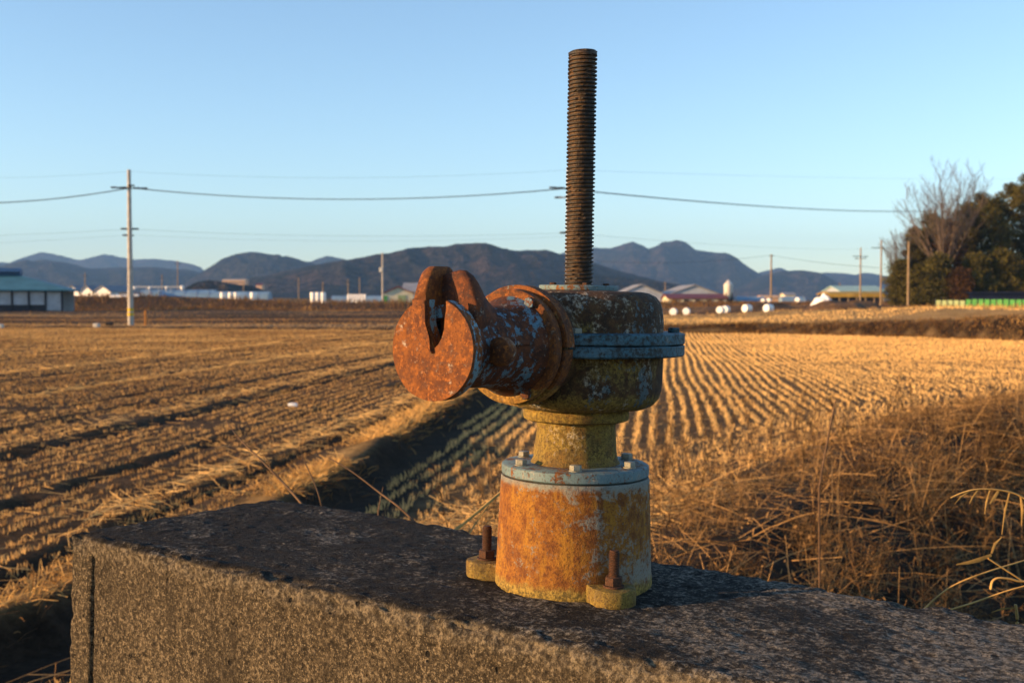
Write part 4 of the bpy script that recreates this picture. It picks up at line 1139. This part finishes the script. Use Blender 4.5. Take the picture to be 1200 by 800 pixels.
side_shed('green_shed', 'low bright green shed strip right of the silo', 'shed', 850, 868, 360, 354.5, 353, 240, 3, M_green, M_green)
side_shed('pale_shed', 'small beige shed at the foot of the pole right of the silo', 'shed', 893, 912, 354, 348.5, 346.5, 310, 5, M_orange, M_orange)
def hill_windows(root, w, he, hr):
    for k in range(8): MB().box((-w * .42 + w * .12 * k, -.1, he - 2.2), (w * .05, .15, 1.5)).build('window', M_dark, root)
side_shed('hillside_building', 'warm lit long building on the dark knoll at the left', 'building', 260.5, 287, 336, 328.2, 327.2, 1010, 14, M_orange, plain('pale_roof', (.5, .4, .3)), 0, hill_windows)
side_shed('small_house', 'tiny warm lit house right of the long hillside building', 'house', 300, 307, 339, 334, 331.8, 1010, 10, M_orange, M_maroon)
side_shed('small_house', 'tiny far pale house behind the right hand bales', 'house', 1010 - 90, 1010 - 78, 349, 345.5, 343, 420, 8, M_cream, M_greyroof)
def yshed(root, w, he, hr):
    MB().box((0, -.5, he - .25), (w + .8, .12, .5)).build('yellow_fascia', M_yellow2, root)
    for k in range(7): MB().box((-w / 2 + w * k / 6, -.3, he / 2 - .2), (.2, .2, he - .4)).build('post', M_woodpole, root)
side_shed('open_shed', 'long low shed with yellow fascia before the pines', 'shed', 973, 1034, 357, 345, 342.5, 215, 8, M_dark, M_yellow2, 0, yshed)
side_shed('teal_roof_shed', 'pale teal roofed shed behind the yellow fascia shed', 'shed', 985, 1036, 352, 341, 335.5, 260, 14, M_panel, plain('pale_teal_roof', (.30, .45, .42), .1, .5))
# guard rail, with sun glints given shape as small white bodies
ra, rb = at(157, 336, 300), at(214, 337, 300)
root = empty('guard_rail', (ra.x, 300, gz(ra.x, 300)), 'thin pale rail behind the left bank joining the small bright glint bodies', 'rail')
zr = ra.z - root.location.z
MB().box(((rb.x - ra.x) / 2, 0, zr), (rb.x - ra.x, .12, .35)).build('beam', M_panel, root)
for k in range(5): MB().box(((rb.x - ra.x) * k / 4, .15, zr / 2), (.15, .12, zr)).build('post', M_panel, root)
for px, r_, lab in ((157.5, .55, 'leftmost small bright glint body on the rail behind the left bank'), (175, .5, 'second small bright glint body on the rail behind the left bank'), (195, .55, 'third small bright glint body on the rail behind the left bank'), (213.5, .85, 'largest bright glint body at the right end of the rail'), (63.5, .5, 'small bright glint body showing above the pavilion eave')):
    p = at(px, 337 if px > 100 else 334, 296)
    r_ *= .62
    o = empty('white_glint', (p.x, 296, gz(p.x, 296)), lab, 'tank', 'small bright glint bodies behind the left bank')
    z = p.z - o.location.z
    MB().lathe([(0, z - r_), (r_ * .8, z - r_ * .8), (r_, z), (r_ * .8, z + r_ * .8), (r_ * .3, z + r_), (0, z + r_)], 14).build('glint_shape', M_white, o, 40)
    MB().lathe([(0, 0), (.18, 0), (.18, z - r_ * .85), (0, z - r_ * .85)], 8).build('stand', M_panel, o)
# long low pale kerb of white sacks
p0, p1 = at(131, 347.5, 222), at(161, 347.5, 222)
o = MB()
for k in range(9):
    x = p0.x + (p1.x - p0.x) * k / 8
    o.box((x, 222, gz(x, 222) + .32), (.68, .5, .5), None, .12)
tag(o.build('white_sack_row', M_white, None, 50), 'low row of pale sacks on the bank just left of the long polytunnels', 'sacks')

# ------------------------------------------------------------------ wrapped bales
def bale_mesh(r, h, upright):
    m = MB()
    prof = [(0, 0), (r * .86, 0), (r, h * .08), (r * 1.01, h * .5), (r, h * .92), (r * .86, h), (0, h)]
    M = None if upright else Matrix.Translation((-h / 2, 0, r)) @ Matrix.Rotation(R(90), 4, 'Y')
    m.lathe(prof, 20, M)
    return m
def bale(label, px, pbase, Y, wpx, hpx, upright=True, group='white wrapped bales on the left bank', rz=0):
    b = at(px, pbase, Y); k = Y / F
    z = gz(b.x, Y) - .05
    top = at(px, pbase - hpx, Y).z
    m = bale_mesh(wpx * k / 2, (top - z) if upright else hpx * k * 1.05, upright)
    o = m.build('wrapped_bale', M_white, None, 45, .03, 1.5)
    o.location = (b.x, Y, z); o.rotation_euler = (0, 0, rz)
    tag(o, label, 'bale', group)
for px, lab in ((261.2, 'leftmost upright white bale before the long polytunnel'), (270.6, 'second upright white bale from the left, one of a close pair'), (277.2, 'third upright white bale from the left, right one of a close pair'), (296.5, 'lone upright white bale right of the close pair'),
                (366.8, 'left one of three upright white bales standing together'), (372.6, 'middle one of three upright white bales standing together'), (378.8, 'right one of three upright white bales standing together')):
    bale(lab, px, 354.5, 250, 6.3, 12)
nm = ['leftmost', 'second', 'third', 'fourth', 'fifth', 'sixth', 'rightmost']
for k in range(7):
    bale(f'{nm[k]} small bale of the white row left of the cream shed', 408.5 + k * 3.2, 352, 285, 2.5, 7.5)
for px, pb, w, lab, rz in ((789.5, 366, 8.5, 'left one of two squat white bales by the gear housing', -.3), (804.5, 366, 8.5, 'right one of two squat white bales by the gear housing', -.3), (844.5, 366.5, 8.5, 'left one of two touching round bales left of the silo foot', -.5), (850.5, 368, 9, 'right one of two touching round bales below the silo', -.5),
                       (875.5, 369.5, 9.6, 'lone round white bale on the golden strip', -.85), (900.5, 371, 9.8, 'rightmost round white bale on the golden strip before the pole', -.85)):
    bale(lab, px, pb, 136, w, w, False, 'round white bales on the golden strip', R(90) + rz)
for px, w, lab in ((894.5, 5, 'left one of two tiny bales at the pole foot'), (901, 5.5, 'right one of two tiny bales at the pole foot'), (935, 6, 'lone tiny bale between the pole and the tarp heap')):
    bale(lab, px, 358.5, 235, w, w, False, 'tiny far bales on the right', R(60))

def heap(name, label, cat, px0, px1, pbase, ptop, Y, depth, mat, seed, lump):
    a, b = at(px0, pbase, Y), at(px1, pbase, Y); w = b.x - a.x; cx = (a.x + b.x) / 2; zb = gz(cx, Y) - .3
    h = at(px0, ptop, Y).z - zb
    n = 44; V = []
    for j in range(n):
        for i in range(n):
            u, v = i / (n - 1) * 2 - 1, j / (n - 1) * 2 - 1
            rr = max(abs(u), abs(v)); le = math.hypot(u, v) or 1
            u2, v2 = (u * rr / le, v * rr / le)
            q = math.hypot(u2, v2)
            f = max(0, 1 - q ** 1.7)
            z = h * (f * (1 + lump * mnoise.fractal(Vector((u2 * 2.3 + seed, v2 * 2.3, seed)), 1, 2, 4)))
            V.append((u2 * w / 2, v2 * depth / 2, z))
    ii = np.arange(n * n).reshape(n, n)
    q = np.stack([ii[:-1, :-1], ii[:-1, 1:], ii[1:, 1:], ii[1:, :-1]], -1).reshape(-1, 4)
    o = fast_mesh(name, V, q, mat, smooth=True); o.location = (cx, Y, zb)
    tag(o, label, cat)
heap('tarp_heap', 'heap covered with crumpled white sheet behind the brown mound', 'covered heap', 948, 981, 359, 345, 205, 7, M_white, 3.2, .3)
heap('earth_mound', 'brown earth mound overgrown with dry grass before the white heap', 'mound', 925, 1056, 374, 351, 112, 9, plain('brown_grassy_earth', (.12, .066, .028), .5, 1.2), 5.5, .28)
heap('earth_mound', 'low brown bank running left from the larger mound', 'mound', 800, 975, 368, 357.5, 150, 9, plain('brown_earth', (.075, .045, .021), .5, 1.2), 8.5, .5)
# things lying by the left track
o = MB().box((0, 0, .14), (.42, .4, .3), None, .08).build('white_sack', M_sack, None, 40, .04, 2); o.location = (*at(113, 384, 79).xy, gz(*at(113, 384, 79).xy)); tag(o, 'small white sack lying by the track left of the tall pole', 'sack')
o = MB().box((0, 0, .14), (.42, .4, .3), None, .08).build('white_sack', M_sack, None, 40, .04, 2); o.location = (*at(0, 384, 79).xy, gz(*at(0, 384, 79).xy)); tag(o, 'small white sack lying at the very left edge of the field', 'sack')
o = MB().box((0, 0, .13), (.55, .45, .26), None, .07).build('dark_bag', M_black, None, 40, .04, 2); p = at(128, 379, 86); o.location = (p.x, 86, gz(p.x, 86)); tag(o, 'small black bag lying left of the foot of the tall pole', 'bag')
p = at(170.5, 379, 86); o = MB().box((0, 0, .5), (.16, .16, 1.25), None, .02).build('marker_post', plain('orange_brown_post', (.40, .17, .04)), None); o.location = (p.x, 86, gz(p.x, 86)); tag(o, 'short orange brown marker post right of the tall pole', 'post')
p = at(343, 470, 20); o = MB().box((0, 0, .03), (.16, .1, .06), None, .02).build('white_scrap', M_white, None, 40, .01, 9); o.location = (p.x, p.y, gz(p.x, p.y) + .04); tag(o, 'small white scrap lying in the left stubble field', 'scrap')

# green fence and navy sheet
def fence():
    Y0, Y1 = 138, 128
    A, B = at(1096, 361, Y0), at(1260, 363, Y1)
    za = gz(A.x, Y0)
    root = empty('green_fence', (A.x, Y0, za), 'bright green sheet fence before the pines at the right edge', 'fence')
    n = 22; d = B - A
    for k in range(n + 1):
        x, y = d.x * k / n, d.y * k / n
        z = gz(A.x + x, Y0 + y) - za
        MB().box((x, y, z + .62), (.08, .08, 1.3)).build('post', M_dark, root)
        if k < n:
            xm, ym = x + d.x / n / 2, y + d.y / n / 2
            Rm = Matrix.Translation((xm, ym + .06, z + .62)) @ Matrix.Rotation(math.atan2(d.y, d.x), 4, 'Z')
            hh = 1.05 if k > 4 else .8
            MB().box((0, 0, 0), (d.length / n * .9, .03, hh), Rm).build('sheet', M_green if k > 4 else M_palegreen, root)
fence()
side_shed('navy_shed', 'long low navy blue shed between the green fence and the pines', 'shed', 1136, 1290, 358, 343.5, 342.5, 147, 4, M_navy, M_navy)

# ------------------------------------------------------------------ trees
M_bark = plain('tree_bark', (.10, .07, .05), .3, 2)
M_needle = attr_mat('pine_needles', (.012, .016, .006), (.155, .130, .028), .8, .15)
M_oak = attr_mat('dead_oak_leaves', (.035, .020, .009), (.125, .062, .022), .85, .2)
M_baretwig = plain('bare_twigs', (.105, .082, .066), .25, 2)
def leafy(label, name, px, Y, H, rad, mat, seed, low=.15, n=5200, parts='crown'):
    r = np.random.default_rng(seed); rd = random.Random(seed)
    x = at(px, 350, Y).x; zb = gz(x, Y)
    root = empty(name, (x, Y, zb), label, 'tree', 'trees at the right edge')
    tr = MB(); bend = [(0, 0, -.2), (rd.uniform(-.2, .2), 0, H * .3), (rd.uniform(-.4, .4), rd.uniform(-.3, .3), H * .65), (rd.uniform(-.5, .5), 0, H * .94)]
    tr.tube(bend, [.24, .19, .11, .03], 8)
    cl = []
    nb = 34
    for k in range(nb):
        q = low + (1 - low) * (k + .5) / nb
        a = k * 2.4 + rd.uniform(-.4, .4)
        env = rad * (1 - .55 * ((q - low) / (1 - low)) ** 1.6) * rd.uniform(.55, 1.1) * (.75 if q < low + .12 else 1)
        if q > .93: env *= .5
        tip = Vector((math.cos(a) * env, math.sin(a) * env, q * H + env * .18))
        tr.tube([(0, 0, q * H - .5), tip * .55 + Vector((0, 0, .45 * q * H - .1 * 0)), tip], [.07, .045, .02], 5)
        for f in (.45, .72, .98):
            cl.append((Vector((tip.x * f, tip.y * f, q * H - .3 + env * .2 * f)), rd.uniform(.8, 1.5) * (1.1 - .22 * f)))
    tr.build('trunk', M_bark, root, 60)
    per = n // len(cl)
    C_ = np.repeat(np.array([c[0][:] for c in cl]), per, 0); S_ = np.repeat(np.array([c[1] for c in cl]), per)
    d = r.normal(size=(len(C_), 3)); d /= np.linalg.norm(d, axis=1)[:, None]
    d *= (r.random(len(C_)) ** .6)[:, None]
    P = C_ + d * S_[:, None] * np.array([1, 1, .62])
    D = d + r.normal(0, .5, d.shape) + np.array([0, 0, .35]); D /= np.linalg.norm(D, axis=1)[:, None]
    tint = np.clip(np.repeat(r.normal(.45, .25, len(cl)), per) + r.normal(0, .2, len(C_)), 0, 1)
    V, Q, T = ribbons(P, D, r.uniform(.16, .38, len(P)), np.full(len(P), .11), tint)
    fast_mesh('crown', V, Q, mat, root, attr=T)
    return root
base_y = 352
def topH(px, ptop, Y): return at(px, ptop, Y).z - gz(at(px, 350, Y).x, Y)
specs = [
 (1057, 306, 158, 2.3, 'pine', 'shortest pine at the left end of the tree group', .1),
 (1074, 268, 160, 2.7, 'pine', 'second pine from the left below the bare tree', .1),
 (1091, 250, 162, 2.7, 'pine', 'pine standing just under the left side of the bare crown', .12),
 (1112, 258, 155, 2.4, 'oak', 'russet leaved oak in the middle of the pines', .15),
 (1132, 240, 160, 3.0, 'pine', 'pine just right of the russet oak', .1),
 (1150, 228, 164, 3.2, 'pine', 'broad pine stepping up right of the bare tree', .08),
 (1168, 232, 156, 2.9, 'pine', 'nearer pine with ragged top left of the tallest pines', .08),
 (1186, 216, 162, 3.2, 'pine', 'second tallest pine near the right edge', .08),
 (1205, 206, 158, 3.4, 'pine', 'tallest pine at the right edge', .08),
 (1232, 210, 160, 3.4, 'pine', 'pine just outside the right edge of the frame', .08),
 (1262, 222, 160, 3.2, 'pine', 'pine furthest to the right beyond the frame', .08),
 (1100, 300, 150, 2.2, 'pine', 'low ragged pine under the bare tree', .03),
 (1145, 300, 150, 2.4, 'pine', 'low dark pine in front right of the russet oak', .04),
 (1178, 296, 150, 2.6, 'pine', 'low ragged pine near the right edge behind the fence', .03),
 (1080, 312, 152, 2.0, 'pine', 'low dark pine at the foot of the bare tree', .04),
 (1122, 316, 149, 2.0, 'oak', 'brown undergrowth oak behind the fence end', .04),
 (1200, 310, 150, 2.4, 'pine', 'low pine filling the right edge above the navy shed', .04)]
for k, (px, pt, Y, rad, kind, lab, low) in enumerate(specs):
    leafy(lab, 'pine_tree' if kind == 'pine' else 'oak_tree', px, Y, topH(px, pt, Y), rad, M_needle if kind == 'pine' else M_oak, 100 + k, low, 17000 if kind == 'pine' else 11000)

def bare_tree(label, px, ptop, Y, spread, seed, limbs=9, thick=.3, low=.22):
    """short trunk, a fan of rising limbs, each carrying ever finer twigs"""
    rd = random.Random(seed)
    x = at(px, 350, Y).x; zb = gz(x, Y); H = topH(px, ptop, Y)
    root = empty('bare_tree', (x, Y, zb), label, 'tree', 'trees at the right edge')
    tr, tw = MB(), MB()
    h0 = H * low
    tr.tube([(0, 0, -.3), (.05, 0, h0 * .6), (0, .05, h0 + .3)], [thick, thick * .85, thick * .7], 8)
    def shoot(p, d, L, r, lev):
        pts = [p]; q = p
        for k in range(4):
            d = (d + Vector((rd.gauss(0, .05), rd.gauss(0, .05), .05))).normalized(); q = q + d * L / 4; pts.append(q)
        (tr if lev == 0 else tw).tube(pts, [r, r * .8, r * .62, r * .45, r * .25], 6 if lev == 0 else 3)
        if lev == 3: return
        n = (13, 7, 4)[lev]
        for k in range(n):
            f = .22 + .76 * (k + rd.random()) / n
            i = min(3, int(f * 4)); st = pts[i].lerp(pts[i + 1], f * 4 - i)
            a = rd.uniform(0, 6.28); side = Vector((math.cos(a), math.sin(a), rd.uniform(-.1, .5)))
            nd = (d + side * rd.uniform(.45, .85)).normalized()
            shoot(st, nd, L * (1.0 - .62 * f) * rd.uniform(.42, .62), max(r * (1 - .7 * f) * .5, .016), lev + 1)
    for k in range(limbs):
        a = 6.283 * k / limbs + rd.uniform(-.3, .3); ti = spread * (rd.uniform(.05, .22) if k % 3 == 0 else rd.uniform(.32, .62))
        d = Vector((math.cos(a) * math.sin(ti), math.sin(a) * math.sin(ti), math.cos(ti)))
        shoot(Vector((0, 0, h0 * rd.uniform(.75, 1.05))), d, (H - h0) * (1.02 - .28 * ti) * rd.uniform(.86, 1.0), thick * .5, 0)
    tr.build('trunk', M_bark, root, 60)
    two = tw.build('twigs', M_baretwig, root)
    k = H / max(v.co.z for v in two.data.vertices); root.scale = (max(k, .9), max(k, .9), k)
bare_tree('large bare tree rising above the pines with a fan of leafless twigs', 1107, 178, 153, 1.0, 5, 11, .34)
bare_tree('small bare tree at the left edge of the pine group', 1056, 258, 160, 1.0, 9, 7, .16)
bare_tree('second bare crown leaning right behind the large bare tree', 1137, 203, 168, .8, 14, 7, .2)
